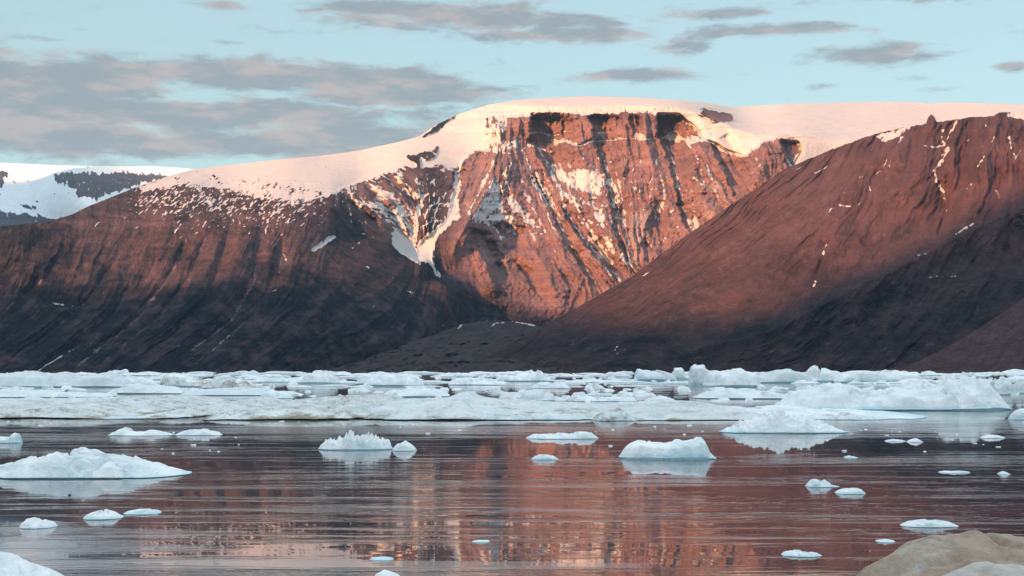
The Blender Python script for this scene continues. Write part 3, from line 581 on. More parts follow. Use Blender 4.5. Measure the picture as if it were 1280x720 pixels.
blobs = [(590,24,200,20,1),(500,14,130,12,.9),(680,44,150,12,.9),(960,44,125,10,.95),(850,62,60,14,.8),(800,96,105,11,1),(1085,83,95,16,.95),(1190,4,110,17,1.3),(905,22,85,9,.7),
 (100,118,170,36,1.3),(-40,140,190,50,1.3),(330,100,200,22,1.25),(480,112,150,28,1.2),(260,150,330,28,1.1),(120,185,330,26,1.1),(420,180,230,26,1.1),(560,140,100,22,.7),
 (50,69,48,7,.75),(275,15,60,6,.65),(95,56,26,6,.6),(280,61,34,5,.55),(1262,105,28,9,.75),(1025,115,24,7,.55),(1150,112,34,6,.35),(1195,126,40,5,.6),(140,2,60,7,.5),(-300,60,260,30,.8),(1600,70,220,22,.8)]
acc = None
for (u, v, ru, rv, a) in blobs:
    A0 = math.degrees(math.atan((u - 640) / F)); E0 = math.degrees(math.atan((HZ - v) / F)); ra = math.degrees(ru / F); re = math.degrees(rv / F)
    dx = w.m('MULTIPLY', w.m('SUBTRACT', az, A0), 1 / ra); dy = w.m('MULTIPLY', w.m('SUBTRACT', el, E0), 1 / re)
    g = w.m('MULTIPLY', w.m('EXPONENT', w.m('MULTIPLY', w.m('ADD', w.m('MULTIPLY', dx, dx), w.m('MULTIPLY', dy, dy)), -1.1)), a)
    acc = g if acc is None else w.m('MAXIMUM', acc, g)
nn = w.m('ADD', w.m('MULTIPLY', n1, .65), w.m('MULTIPLY', n2, .35))
den = w.m('ADD', acc, w.m('MULTIPLY', w.m('SUBTRACT', nn, .5), 3.0))
cm = w.rng(den, .22, .80)
warm = w.rng(w.noise(w.mapping(vec, (1, 1, 1), (0, 0, 0), (3, 9, 2)), 1.5, 4, .6), .43, .64)
SKYK = 1.0
cc = w.mix(warm, C(1.26, 1.45, 1.62), C(2.1, 1.86, 1.82))
base = w.mix(1.0, sky.outputs[0], C(.79, .79, .79), 'MULTIPLY')
base = w.mix(.62, base, C(2.12, 3.05, 3.1))                                         # thin high veil that pales the blue
out = w.mix(w.m('MULTIPLY', cm, .88), base, cc)
out = w.mix(w.m('MULTIPLY', w.rng(el, 17, 42), w.rng(nn, .3, .6, .55, .9)), out, C(5.0, 5.7, 6.3))    # brighter sky added above the view to lift the shaded ice
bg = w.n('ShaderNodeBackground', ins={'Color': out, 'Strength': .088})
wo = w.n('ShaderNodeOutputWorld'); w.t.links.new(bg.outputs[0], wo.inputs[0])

sl = bpy.data.lights.new("sun", 'SUN'); sl.energy = 5.0; sl.angle = R(1.0); sl.color = (1.0, .44, .19)
so = bpy.data.objects.new("sun", sl); col.objects.link(so)
d = Vector((sa * math.cos(SUN_EL), ca * math.cos(SUN_EL), -math.sin(SUN_EL)))
so.rotation_euler = d.to_track_quat('-Z', 'Y').to_euler()

# ------------------------------------------------------------------ water
m, t = material("fjord_water")
pos = t.n('ShaderNodeNewGeometry').outputs['Position']
lane = t.noise(t.mapping(pos, (.014, .06, 1), (0, 0, R(3))), 1.0, 5, .6, .4)       # wind lanes
lane2 = t.noise(t.mapping(pos, (.10, .75, 1), (0, 0, R(-2)), (5, 3, 0)), 1.0, 4, .6, .3)
calm = t.rng(t.m('ADD', t.m('MULTIPLY', lane, .6), t.m('MULTIPLY', lane2, .4)), .47, .62)
swell = t.noise(t.mapping(pos, (.22, .8, 1)), 1.0, 2, .5)
rip = t.noise(t.mapping(pos, (.9, 3.2, 1), (0, 0, R(4))), 1.0, 3, .6)
h = t.m('ADD', t.m('MULTIPLY', swell, .003), t.m('MULTIPLY', rip, t.m('MULTIPLY', calm, .018)))
bm = t.n('ShaderNodeBump', ins={'Strength': 1.0, 'Distance': 1.0, 'Height': h})
film = t.noise(t.mapping(pos, (.05, .42, 1), (0, 0, R(2)), (11, 4, 0)), 1.0, 6, .62, .6)
filmb = t.noise(t.mapping(pos, (.9, 4.0, 1)), 1.0, 4, .6)
px_ = t.n('ShaderNodeSeparateXYZ', ins={0: pos})
def slick(cx, cy, rx, ry):                                                         # a sheet of grease ice
    a = t.m('MULTIPLY', t.m('SUBTRACT', px_.outputs[0], cx), 1 / rx); b_ = t.m('MULTIPLY', t.m('SUBTRACT', px_.outputs[1], cy), 1 / ry)
    return t.m('EXPONENT', t.m('MULTIPLY', t.m('ADD', t.m('MULTIPLY', a, a), t.m('MULTIPLY', b_, b_)), -1.0))
film = t.m('ADD', film, t.m('MULTIPLY', slick(-13.5, 43, 5.0, 6.0), .13))
film = t.m('ADD', film, t.m('MULTIPLY', slick(-8, 36.2, 9.0, 1.3), .10))
film = t.m('ADD', film, t.m('MULTIPLY', slick(2.5, 47, 6.0, 1.2), .09))
film = t.m('ADD', film, t.m('MULTIPLY', slick(-2, 125, 60.0, 14.0), .07))
fm = t.rng(t.m('ADD', film, t.m('MULTIPLY', t.m('SUBTRACT', filmb, .5), .16)), .56, .61)
rough = t.m('ADD', .008, t.m('MULTIPLY', calm, .035))
b = t.n('ShaderNodeBsdfPrincipled', ins={'Base Color': C(.012, .014, .018), 'Roughness': rough, 'IOR': 2.6, 'Normal': bm.outputs[0]})
f = t.n('ShaderNodeBsdfPrincipled', ins={'Base Color': C(.33, .32, .32), 'Roughness': .13, 'IOR': 1.4, 'Normal': bm.outputs[0]})
mx = t.n('ShaderNodeMixShader', ins={0: t.m('MAXIMUM', t.m('MULTIPLY', fm, .55), .05)})
t.t.links.new(b.outputs[0], mx.inputs[1]); t.t.links.new(f.outputs[0], mx.inputs[2])
o = t.n('ShaderNodeOutputMaterial'); t.t.links.new(mx.outputs[0], o.inputs[0])
W = 45000
water = mesh_object("water", [(-W, -W, 0), (W, -W, 0), (W, W, 0), (-W, W, 0)], [(0, 1, 2, 3)], m, smooth=False)
tag(water, kind='structure')

scene.view_settings.view_transform = 'Standard'
scene.view_settings.look = 'None'
scene.view_settings.exposure = 1.5
scene.view_settings.gamma = 1
scene.view_settings.use_curve_mapping = False
HAZE = 8e-6
scene.render.engine = 'CYCLES'
scene.cycles.use_denoising = True
scene.cycles.max_bounces = 6
scene.cycles.diffuse_bounces = 2

# ------------------------------------------------------------------ thin air over the fjord
m, t = material("haze")
vp = t.n('ShaderNodeVolumePrincipled'); vp.inputs['Color'].default_value = C(.36, .68, 1.0)
vp.inputs['Density'].default_value = HAZE; vp.inputs['Anisotropy'].default_value = 0.0
o = t.n('ShaderNodeOutputMaterial'); t.t.links.new(vp.outputs[0], o.inputs['Volume'])
z0, z1, E = -14.0, 2900.0, 46000.0
hz = mesh_object("haze", [(-E,-E,z0),(E,-E,z0),(E,E,z0),(-E,E,z0),(-E,-E,z1),(E,-E,z1),(E,E,z1),(-E,E,z1)], [(3,2,1,0),(4,5,6,7),(0,1,5,4),(1,2,6,5),(2,3,7,6),(3,0,4,7)], m, smooth=False)
tag(hz, "thin bluish air lying over the whole fjord", None, None, 'stuff')
scene.cycles.volume_bounces = 0

# ------------------------------------------------------------------ ice
def ice_material(name, white, blue, dirtc):
    m, t = material(name)
    geo = t.n('ShaderNodeNewGeometry'); pos = geo.outputs['Position']
    oi = t.n('ShaderNodeObjectInfo').outputs['Random']
    def attr(a): return t.n('ShaderNodeAttribute', attribute_name=a).outputs['Fac']
    n1 = t.noise(t.mapping(pos, (1, .4, 1.6)), .5, 6, .65); n2 = t.noise(pos, 2.2, 5, .65); n3 = t.noise(pos, 9.0, 4, .6)
    nz = t.n('ShaderNodeSeparateXYZ', ins={0: geo.outputs['Normal']}).outputs[2]
    c = t.mix(t.rng(n1, .35, .68), C(*white), C(white[0] * .74, white[1] * .81, white[2] * .84))
    c = t.mix(t.m('MULTIPLY', attr('worn'), t.rng(oi, .35, 1.0, 0, .6, smooth=False)), c, C(.56, .62, .64))
    n0 = t.noise(t.mapping(pos, (.06, .05, .3)), 1.0, 5, .6)
    c = t.mix(t.m('MULTIPLY', attr('grey'), t.rng(n0, .35, .6, .35, 1.0)), c, C(.60, .605, .585))
    pool = t.rng(t.noise(t.mapping(pos, (.32, .09, .5), (0, 0, 0), (3, 8, 1)), 1.0, 6, .68, .5), .53, .62)
    c = t.mix(t.m('MULTIPLY', t.m('MULTIPLY', attr('grey'), pool), .8), c, C(.40, .455, .48))
    bl = t.m('ADD', attr('blue'), t.m('MULTIPLY', t.m('SUBTRACT', n1, .5), 1.1))
    bl = t.m('ADD', bl, t.m('MULTIPLY', t.rng(nz, .75, .1, 0, 1), .42))  # steep sides bluer as melting ice, with skylight shade put into the colour
    c = t.mix(t.m('MULTIPLY', t.rng(bl, .3, 1.05), .6), c, C(*blue))
    dv = t.m('ADD', attr('dirt'), t.m('MULTIPLY', t.m('SUBTRACT', n2, .5), .9))
    dv = t.m('ADD', dv, t.m('MULTIPLY', t.m('SUBTRACT', n1, .5), .7))
    c = t.mix(t.m('MULTIPLY', t.rng(dv, .3, .9), .9), c, C(*dirtc))
    c = t.mix(t.m('MULTIPLY', attr('dirt'), t.rng(t.noise(pos, 1.1, 6, .68), .45, .72, 0, .75)), c, C(dirtc[0] * .5, dirtc[1] * .48, dirtc[2] * .5))
    h = t.m('ADD', t.m('MULTIPLY', n2, .15), t.m('MULTIPLY', n3, .05))
    bm = t.n('ShaderNodeBump', ins={'Strength': .8, 'Distance': 1.0, 'Height': h})
    b = t.n('ShaderNodeBsdfPrincipled', ins={'Base Color': c, 'Roughness': .55, 'Normal': bm.outputs[0]})
    b.inputs['Specular IOR Level'].default_value = .3
    o = t.n('ShaderNodeOutputMaterial'); t.t.links.new(b.outputs[0], o.inputs[0])
    return m
M_ICE = ice_material("weathered_ice", (.91, .915, .915), (.36, .68, .77), (.22, .175, .095))
M_DIRTY = ice_material("dirty_ice", (.50, .45, .40), (.46, .48, .49), (.36, .255, .18))

def ice_piece(name, prof, vb, depth, crest=.5, p=2.6, k=5.0, rug=.16, comb=0.0, blue=.1, dirt=0.0, edge=.35, nth=110, nr=24, seed=0, mat=None, smooth=True, blocky=0.0, crease=0.0, grey=0.0, foot=0.0, worn=0.0):
    """A floating piece of ice: `prof` is its surveyed top line (bearing, height row), `vb` the row of its near waterline, `depth` its size away from us (m)."""
    Yf = CAMH * F / (vb - HZ); Yt = Yf + depth * crest; yc = Yf + depth / 2
    pr = np.array(prof, float)
    px = (pr[:, 0] - 640) / F * Yt; ph = np.maximum(CAMH - (pr[:, 1] - HZ) / F * Yt, .04)
    a = (px[-1] - px[0]) / 2; xc = (px[-1] + px[0]) / 2; b = depth / 2
    th = np.linspace(0, 2 * math.pi, nth, endpoint=False)
    ct, st = np.cos(th), np.sin(th)
    ex = np.sign(ct) * np.abs(ct) ** (2 / p); ey = np.sign(st) * np.abs(st) ** (2 / p)
    wob = 1 + .10 * perlin(ct * 1.6 + seed, st * 1.6, seed) + .05 * perlin(ct * 5 + seed, st * 5, seed + 1) + .025 * perlin(ct * 13, st * 13 + seed, seed + 2)
    rr = np.concatenate([[0.0], np.linspace(0, 1, nr) ** .72 * .999])[1:]
    Rr, Th = np.meshgrid(rr, th, indexing='ij')
    X = a * Rr * ex[None] * (1 + (wob[None] - 1) * Rr * np.abs(st[None])); Yl = b * Rr * ey[None] * (1 + (wob[None] - 1) * Rr)
    Hm = float(ph.max())
    h = np.interp(X + xc, px, ph)
    sc = max(Hm, .25)
    e = (1 - Rr ** k) ** .7
    cy = (Yl - b * (2 * crest - 1)) / b
    tent = 1 - (.55 * np.abs(cy) ** 1.3) * (1 - edge)
    n = 1.9 * rug * h * (ridged(X / (1.6 * sc), Yl / (2.4 * sc), 4, seed + 3) * .7 + .8 * fbm(X / (.7 * sc), Yl / (1.0 * sc), 4, seed + 4) - .15)
    if crease:
        cr = np.clip(1 - np.abs(perlin(X / (1.5 * sc) + .3 * perlin(X / sc, Yl / sc, seed + 20), Yl / (2.2 * sc), seed + 21)) * 5, 0, 1) + .6 * np.clip(1 - np.abs(perlin(X / (.6 * sc), Yl / (.9 * sc), seed + 22)) * 5, 0, 1)
        n = n - crease * h * cr
    if comb: n = n + comb * h * (np.abs(perlin(X / (.22 * sc), Yl / (.6 * sc), seed + 5)) - .25)
    if blocky:
        nc = int(np.clip(2.2 * a / sc, 6, 26)); g = np.random.default_rng(seed)
        sx = g.uniform(-a, a, nc); sy = g.uniform(-b, b, nc); hh_ = g.uniform(-1, .6, nc); tx = g.normal(0, .5, nc); ty = g.normal(0, .4, nc)
        wx = X + .25 * sc * perlin(X / (.5 * sc), Yl / (.5 * sc), seed + 6)
        cell = np.argmin((wx[..., None] - sx) ** 2 + ((Yl[..., None] - sy) * .8 * a / b * .5) ** 2, -1)
        n = n + blocky * h * (hh_[cell] + tx[cell] * (X - sx[cell]) / sc + ty[cell] * np.clip((Yl - sy[cell]) / sc, -1, 1))
    n = np.minimum(n, .10 * h + .05 * Hm + comb * .5 * h)
    Z = h * tent * (edge + (1 - edge) * e) * (.25 + .75 * np.clip((1 - Rr) * 9, 0, 1) ** .5) + n * np.clip((1 - Rr) * 10, 0, 1)
    Z = np.maximum(Z, .03 * sc)
    rows = [(X, Yl, Z)]
    low = np.minimum(Z[-1], .10 * sc)
    rows.append(((X[-1] * 1.004)[None], (Yl[-1] * 1.004)[None], low[None]))
    rows.append(((X[-1] * .985)[None], (Yl[-1] * .97)[None], (0 * low + .012 * sc)[None]))
    rows.append(((X[-1] * 1.03)[None], (Yl[-1] * 1.04)[None], (0 * low - .15 * sc)[None]))
    rows.append(((X[-1] * .8)[None], (Yl[-1] * .8)[None], (0 * low - .9 * sc)[None]))
    X = np.concatenate([r[0] for r in rows]); Y = np.concatenate([r[1] for r in rows]); Z = np.concatenate([r[2] for r in rows])
    nrow = len(X)
    i = np.arange(nth); j = (i + 1) % nth
    fc = np.concatenate([np.stack([r * nth + i, (r + 1) * nth + i, (r + 1) * nth + j, r * nth + j], -1) for r in range(nrow - 1)])
    low_z = np.clip(1 - Z / (.35 * sc), 0, 1)
    dn = dirt * (1 + 1.4 * fbm(X / (2.2 * sc), Y / (2.2 * sc), 3, seed + 8))
    at = dict(grey=0 * Z + grey, worn=0 * Z + worn, blue=blue + .35 * low_z + .8 * np.clip(1 - Z / (.13 * sc), 0, 1), dirt=dn + foot * np.clip(low_z * 1.5, 0, 1) * np.clip(.3 + 2.2 * fbm(X / (3 * sc) + seed, Y / (9 * sc), 3, seed + 9), 0, 1))
    o = mesh_object(name, np.stack([X, Y, Z], -1).reshape(-1, 3), fc[:, ::-1], mat or M_ICE, at, smooth)
    o.location = (xc, yc, 0)
    return o
_seed = [100]
def piece(name, label, cat, prof, vb, depth, group=None, **kw):
    _seed[0] += 13
    kw.setdefault('worn', 0.0 if group == FG else 1.0)
    if group == PK:
        kw.setdefault('blocky', .4)
        if vb < 487: prof = [(a, vb - .82 * (vb - b)) for a, b in prof]
    o = ice_piece(name, prof, vb, depth, seed=kw.pop('seed', _seed[0]), **kw)
    return tag(o, label, cat, group)
FG = "ice adrift on the open water"
PK = "large floes and bergs of the pack ice"
# open water, nearest first
piece("ice_block", "brown dirt-stained rounded ice block at the near right corner", "ice block", [(1066,724),(1085,706),(1110,690),(1150,677),(1190,670),(1220,668),(1280,667),(1330,672),(1390,690)], 790, 7, FG, crest=.5, p=2.4, k=2.6, rug=.07, crease=.12, blue=0, dirt=1.05, mat=M_DIRTY, nth=160, nr=48, edge=.2)
piece("ice_ledge", "pale grey wet ice ledge in front of the brown ice block", "ice ledge", [(1130,724),(1160,714),(1210,708),(1280,705),(1350,710)], 830, 3.2, FG, crest=.6, p=2.4, k=3, rug=.06, blue=.3, dirt=.35, mat=M_DIRTY, edge=.25)
piece("ice_floe", "white snow-covered floe cut by the near left corner", "ice floe", [(-140,700),(-60,694),(-20,697),(5,699),(20,707),(48,710),(66,713),(80,722)], 775, 4, FG, crest=.45, p=2.4, k=3, rug=.2, blocky=.3, crease=.14, blue=.15, edge=.2)
piece("ice_floe", "broad white rounded floe beside the left edge of the water, largest on open water", "ice floe", [(-60,592),(-30,588),(0,582),(30,575),(60,568),(85,566),(98,563),(115,563),(135,570),(160,571),(176,576),(200,583),(225,586),(238,592)], 599, 6.5, FG, crest=.5, k=6, rug=.13, crease=.45, blue=.06, nth=220, nr=60, edge=.3)
piece("ice_floe", "low white floe with a knob at its left end, left of open water", "ice floe", [(136,541),(146,537),(158,535),(168,539),(190,538),(205,540),(217,543)], 545, 3.2, FG, k=6, rug=.2, blocky=.3, crease=.14, blue=.05)
piece("ice_floe", "thin white floe touching the right end of the knobbed one", "ice floe", [(219,542),(235,538),(255,536.5),(268,538),(278,542)], 544.5, 2.6, FG, k=6, rug=.2, blocky=.3, crease=.14, blue=.05)
piece("ice_chunk", "small tilted ice chunk at the left edge under the pack", "ice chunk", [(-12,548),(0,546),(8,547),(14,546),(18,542),(24,541),(27,551)], 554, 1.8, FG, k=5, rug=.2, blue=.3)
piece("ice_floe", "white floe with a comb of melt-sculpted spikes, left of the middle", "ice floe", [(398,557),(406,552),(430,550),(437,544),(448,548),(462,546),(476,550),(488,552),(491,558)], 563, 3.2, FG, k=7, rug=.12, comb=.8, blue=.12, nth=180, nr=40, edge=.5)
piece("ice_chunk", "small white peaked chunk just right of the spiky floe", "ice chunk", [(490,560),(498,555),(507,552),(514,556),(521,561)], 564, 1.6, FG, k=5, rug=.2, blocky=.35, crease=.12, blue=.15)
piece("ice_floe", "flat white floe in mid channel above the tiny melting lump", "ice floe", [(657,545),(672,542),(695,541),(715,540.5),(738,540),(748,544)], 549, 3.0, FG, k=7, rug=.2, blocky=.3, crease=.14, blue=.1)
piece("ice_chunk", "tiny melting lump alone below the flat white floe", "ice chunk", [(664,572),(674,568.5),(684,569),(692,570),(699,573)], 575, 1.1, FG, k=4, rug=.2, blocky=.35, crease=.12, blue=.3)
piece("iceberg", "small white berg with a steep face and raised right end, right of the middle", "iceberg", [(774,568),(780,559),(790,554),(802,552),(815,554),(835,553.5),(850,551),(864,550),(873,547),(879,552),(884,563),(894,570)], 575, 4.2, FG, k=9, rug=.13, crease=.12, blue=.22, nth=200, nr=56, edge=.6, p=3.2)
piece("iceberg", "white peaked floe with a fluted blue right flank before the large berg", "iceberg", [(899,537),(915,532),(930,526),(945,524),(960,520),(970,517),(979,518),(986,523),(998,521),(1008,521),(1014,526),(1026,527),(1034,531),(1046,534),(1058,539)], 542, 6, FG, k=6, rug=.12, comb=.5, crease=.15, blue=.2, nth=200, nr=56, edge=.35)
piece("ice_floe", "low grey floe adrift at the left, between the broad floe and the ice clump", "ice floe", [(106,645),(118,640),(130,638),(145,641),(153,645)], 650, 1.5, FG, k=7, edge=.5, rug=.2, blocky=.3, crease=.14, blue=.45, dirt=.1)
piece("ice_floe", "thin grey floe tapering to the right below the broad floe", "ice floe", [(156,641),(170,637.5),(185,637),(201,641)], 643.5, 1.3, FG, k=7, edge=.5, rug=.2, blocky=.3, crease=.14, blue=.45, dirt=.1)
piece("ice_chunk", "clump of two white ice knobs near the lower left", "ice chunk", [(26,655),(34,649),(44,648),(48,652),(56,650),(64,652),(70,657)], 661, 1.2, FG, k=5, rug=.2, blue=.25)
piece("ice_floe", "slim white spindle-shaped floe above the brown ice block", "ice floe", [(1126,655),(1140,652),(1158,650),(1175,651),(1188,653),(1197,656)], 659.5, 1.1, FG, k=7, edge=.5, rug=.2, blocky=.3, crease=.14, blue=.15)
piece("ice_chunk", "small white two-humped chunk on the red reflection at right", "ice chunk", [(1007,606),(1015,600),(1024,600),(1032,597),(1040,600),(1048,607)], 609.5, 1.3, FG, k=5, rug=.2, blocky=.35, crease=.15, blue=.2)
piece("ice_chunk", "small grey-white chunk below and right of the two-humped one", "ice chunk", [(1044,615),(1054,611.5),(1065,610.5),(1075,611),(1081,615)], 618, 1.2, FG, k=5, rug=.2, blocky=.35, crease=.12, blue=.3)
piece("ice_floe", "small white floe low at right, left of the brown block", "ice floe", [(977,693),(985,689),(1000,688),(1015,690),(1026,693)], 696.5, .9, FG, k=7, edge=.5, rug=.2, blocky=.3, crease=.14, blue=.2)
piece("ice_chunk", "faint half-sunk ice bit between the slim floe and the brown block", "ice chunk", [(1095,675.5),(1105,673.5),(1118,676)], 678.5, .6, FG, k=4, rug=.16, blocky=.2, crease=.1, blue=.5)
piece("ice_chunk", "tiny ice bit at the bottom edge below the middle", "ice chunk", [(468,718),(480,713),(492,715),(500,719)], 723, .6, FG, k=4, rug=.08, blue=.4)
piece("ice_chunk", "flat dark-wet ice bit above the one at the bottom edge", "ice chunk", [(463,698),(478,696),(492,699)], 701, .6, FG, k=4, rug=.08, blue=.6, dirt=.2)
piece("ice_chunk", "thin dark ice sliver drifting in the bright reflection", "ice chunk", [(590,676.5),(600,675),(612,677)], 678.5, .5, FG, k=4, rug=.16, blocky=.2, crease=.1, blue=.6, dirt=.2)
piece("ice_chunk", "white lump at the right edge beside the large berg", "ice chunk", [(1262,519),(1268,514),(1278,512),(1292,514),(1300,520)], 525, 2.4, FG, k=5, rug=.2, blue=.15)
piece("ice_chunk", "small white lump left of the one at the right edge, farther out", "ice chunk", [(1226,546),(1236,543.5),(1246,544.2),(1256,546.6)], 548, 1.4, FG, k=5, rug=.15, blue=.3)
piece("ice_chunk", "small low white lump right of the fluted berg's tip", "ice chunk", [(1134,551.5),(1139,549.5),(1145,548),(1153,551.5)], 553, 1.2, FG, k=5, rug=.15, blue=.2)
piece("ice_chunk", "small flat white bit between the fluted berg's tip and the low lump", "ice chunk", [(1106,550.5),(1116,549),(1124,549.4),(1132,550.8)], 552, 1.2, FG, k=5, rug=.18, blocky=.3, crease=.12, blue=.2)
piece("ice_chunk", "small low bit below the fluted berg, above the two-humped chunk", "ice chunk", [(1055,571),(1062,569.6),(1072,571.2)], 572.5, .9, FG, k=5, rug=.18, blocky=.3, crease=.12, blue=.3)
piece("ice_floe", "faint thin floe far right on the dark water", "ice floe", [(1174,589.5),(1190,588),(1212,590)], 591.5, 1.0, FG, k=7, edge=.5, rug=.2, blocky=.3, crease=.14, blue=.5)
piece("ice_chunk", "small bit on the dark water close to the right edge", "ice chunk", [(1248,592),(1254,589),(1262,592)], 593.5, .8, FG, k=4, rug=.16, blocky=.2, crease=.1, blue=.4)

# the pack: its near edge
big = dict(k=9, p=4.0, crest=.62, nth=240, nr=70)
piece("ice_floe", "long grey-white floe at the left end of the pack's near edge", "ice floe", [(-90,500),(-20,501),(30,501),(70,503),(92,503),(100,499),(108,498),(116,503),(135,506),(150,512)], 524.5, 70, PK, rug=.3, blocky=.12, crease=.25, grey=.7, foot=.5, blue=.0, dirt=.27, edge=.5, **big)
piece("ice_floe", "long grey-white hummocked floe of the near edge, second from the left", "ice floe", [(86,514),(112,509),(140,502),(165,497),(210,497),(225,501),(245,506),(265,508),(290,504),(305,500),(330,501),(345,507)], 524.3, 74, PK, rug=.32, blocky=.12, crease=.25, grey=.6, foot=.5, blue=.0, dirt=.36, edge=.5, **big)
piece("ice_floe", "long floe with brown undercut hollows along its waterline", "ice floe", [(322,510),(345,505),(370,501),(390,499),(410,497),(440,496),(475,497),(500,499),(515,505)], 524.6, 72, PK, rug=.3, blocky=.15, crease=.25, grey=.7, foot=.8, blue=.0, dirt=.36, edge=.5, **big)
piece("ice_floe", "smooth long floe with a small green-stained hummock on its back", "ice floe", [(470,507),(500,501),(560,499),(575,493),(588,493),(600,500),(640,504),(680,505),(740,507),(765,511)], 525.6, 66, PK, rug=.25, blocky=.1, crease=.2, grey=.5, foot=.6, blue=.05, dirt=.26, edge=.45, **big)
piece("ice_floe", "smooth low floe with a brown pebbly mound at its edge", "ice floe", [(715,510),(760,507),(800,505),(835,504),(850,503),(880,504),(912,509),(930,514)], 526, 60, PK, rug=.24, blocky=.1, crease=.2, grey=.7, foot=.6, blue=.05, dirt=.25, edge=.4, **big)
piece("ice_block", "brown gritty ice mound at the near edge of the smooth floe", "ice block", [(740,522),(752,516),(762,513),(772,512),(782,514),(790,519),(797,523)], 526.6, 5, PK, k=4, rug=.18, dirt=.55, blue=0)
piece("ice_floe", "flat pale floe ending under the large berg at right", "ice floe", [(880,514),(940,511),(980,509),(1040,510),(1090,514),(1110,517)], 523.8, 44, PK, k=9, p=3.5, crest=.6, rug=.1, blue=.1, dirt=.12, edge=.35, nth=200, nr=50)
piece("ice_floe", "thin grey floe lying before the large berg", "ice floe", [(1012,521),(1040,518),(1058,515.5),(1072,519),(1092,518.5),(1108,522)], 525, 6, PK, k=6, rug=.2, blue=.2, dirt=.3)
# pieces standing in the belt
piece("iceberg", "large white berg with a tall rounded hump at its right end", "iceberg", [(964,503),(975,496),(985,490),(1000,489),(1012,487),(1028,482),(1040,480),(1058,484),(1075,490),(1092,492),(1105,487),(1120,488),(1140,490),(1158,488),(1172,483),(1186,475),(1196,468),(1208,465),(1222,464),(1230,468),(1238,479),(1248,492),(1256,503),(1260,509)], 513.5, 15, PK, crest=.5, k=5, p=2.8, rug=.2, crease=.22, blocky=.12, blue=.05, dirt=.08, edge=.3, nth=260, nr=60)
piece("ice_block", "squat yellow-white ice lump behind the large berg, left of its hump", "ice block", [(1122,485),(1128,480),(1140,477),(1156,478),(1166,481),(1180,484)], 489, 9, PK, k=6, rug=.14, dirt=.2, blue=0)
piece("ice_block", "yellowish block of ice beside the hump of the large berg", "ice block", [(1234,488),(1240,478),(1248,474),(1258,475),(1264,482),(1268,490)], 494, 9, PK, k=6, rug=.25, dirt=.3, blue=0)
piece("ice_block", "stained cream ice block at the right edge of the belt", "ice block", [(1264,486),(1272,476),(1282,472),(1300,474),(1310,486)], 492, 10, PK, k=6, rug=.25, dirt=.35, blue=0)
piece("iceberg", "cream blocky tower of ice standing up from the far belt", "iceberg", [(862,470),(864,456),(868,453),(874,452.5),(880,453),(884,456),(886,470)], 482, 14, PK, k=10, p=4, rug=.1, blocky=.1, dirt=.16, blue=0, edge=.8)
piece("iceberg", "tilted slab of ice left of the cream tower", "iceberg", [(793,467),(797,459),(804,458.5),(816,460),(828,463),(838,466),(844,470)], 476, 30, PK, k=9, p=3.4, rug=.14, blocky=.6, blue=.25, edge=.7)
piece("ice_block", "small square ice stump between the tilted slab and the tower", "ice block", [(838,470),(842,459),(852,458.5),(856,468),(860,471)], 474, 18, PK, k=9, p=4, rug=.14, blue=.1, edge=.7)
piece("iceberg", "broad white slab with a flat top right of the cream tower", "iceberg", [(882,470),(890,464),(900,460),(912,458),(922,457),(927,462),(940,464),(948,470)], 484, 30, PK, k=8, p=3.2, rug=.15, blue=.08, edge=.6)
piece("iceberg", "white berg with a leaning pointed summit in the far belt", "iceberg", [(1005,470),(1012,463),(1018,455),(1023,453),(1030,456),(1038,460),(1046,464),(1060,470)], 478, 26, PK, k=7, p=3, rug=.16, blocky=.6, blue=.1, edge=.6)
piece("iceberg", "low white ridge left of the pointed summit", "iceberg", [(940,472),(952,466),(966,461),(978,460),(986,459),(994,462),(1004,466),(1014,471)], 479, 24, PK, k=7, p=3.2, rug=.2, blue=.06, edge=.6)
piece("iceberg", "long white ice wall right of the pointed summit", "iceberg", [(1044,470),(1056,463),(1080,462),(1100,464),(1112,461),(1124,463),(1140,465),(1150,470)], 478.5, 22, PK, k=10, p=4, rug=.16, blocky=.25, blue=.14, edge=.75)
piece("iceberg", "smooth white bank of ice at the far left of the belt", "iceberg", [(-80,462),(-20,460.5),(10,460),(36,460.5),(48,462),(56,466),(66,472)], 485, 34, PK, k=6, p=3, rug=.12, blue=.16, dirt=.04, edge=.5)
piece("iceberg", "rough white ridge beside the smooth bank at left", "iceberg", [(48,474),(64,466),(82,463),(96,466),(116,468),(132,464),(142,465),(154,470),(164,476)], 484.5, 26, PK, k=6, p=3, rug=.26, blue=.08, dirt=.12, edge=.5)
piece("ice_block", "white ice block with a brown muddy foot, left part of the belt", "ice block", [(202,478),(206,468),(216,464),(228,466),(238,468),(250,472),(262,478)], 484, 16, PK, k=8, p=3.4, rug=.26, dirt=.42, blue=0, edge=.6)
piece("ice_block", "hummock of ice stained olive green along its crest", "ice block", [(252,480),(262,474),(276,470),(290,469),(304,469),(312,473),(322,479)], 486, 16, PK, k=6, p=3, rug=.26, dirt=.5, blue=0, edge=.5)
piece("iceberg", "white dome-topped berg before the moraine, left of the middle", "iceberg", [(362,472),(372,466),(384,462),(398,459.5),(406,461),(414,465),(424,472)], 479.5, 22, PK, k=6, p=3, rug=.16, blue=.12, edge=.5)
piece("iceberg", "pale jagged berg below the moraine's left end", "iceberg", [(456,474),(464,466),(472,461),(480,465),(496,464),(512,466),(530,470)], 483, 24, PK, k=7, p=3, rug=.24, blue=.06, edge=.55)
piece("ice_floe", "bluish flat floe behind the long near-edge floes, below the moraine", "ice floe", [(478,492),(492,487),(510,485),(530,486),(548,487),(562,491)], 496.5, 16, PK, k=8, p=3.2, rug=.14, blue=.34, edge=.6)
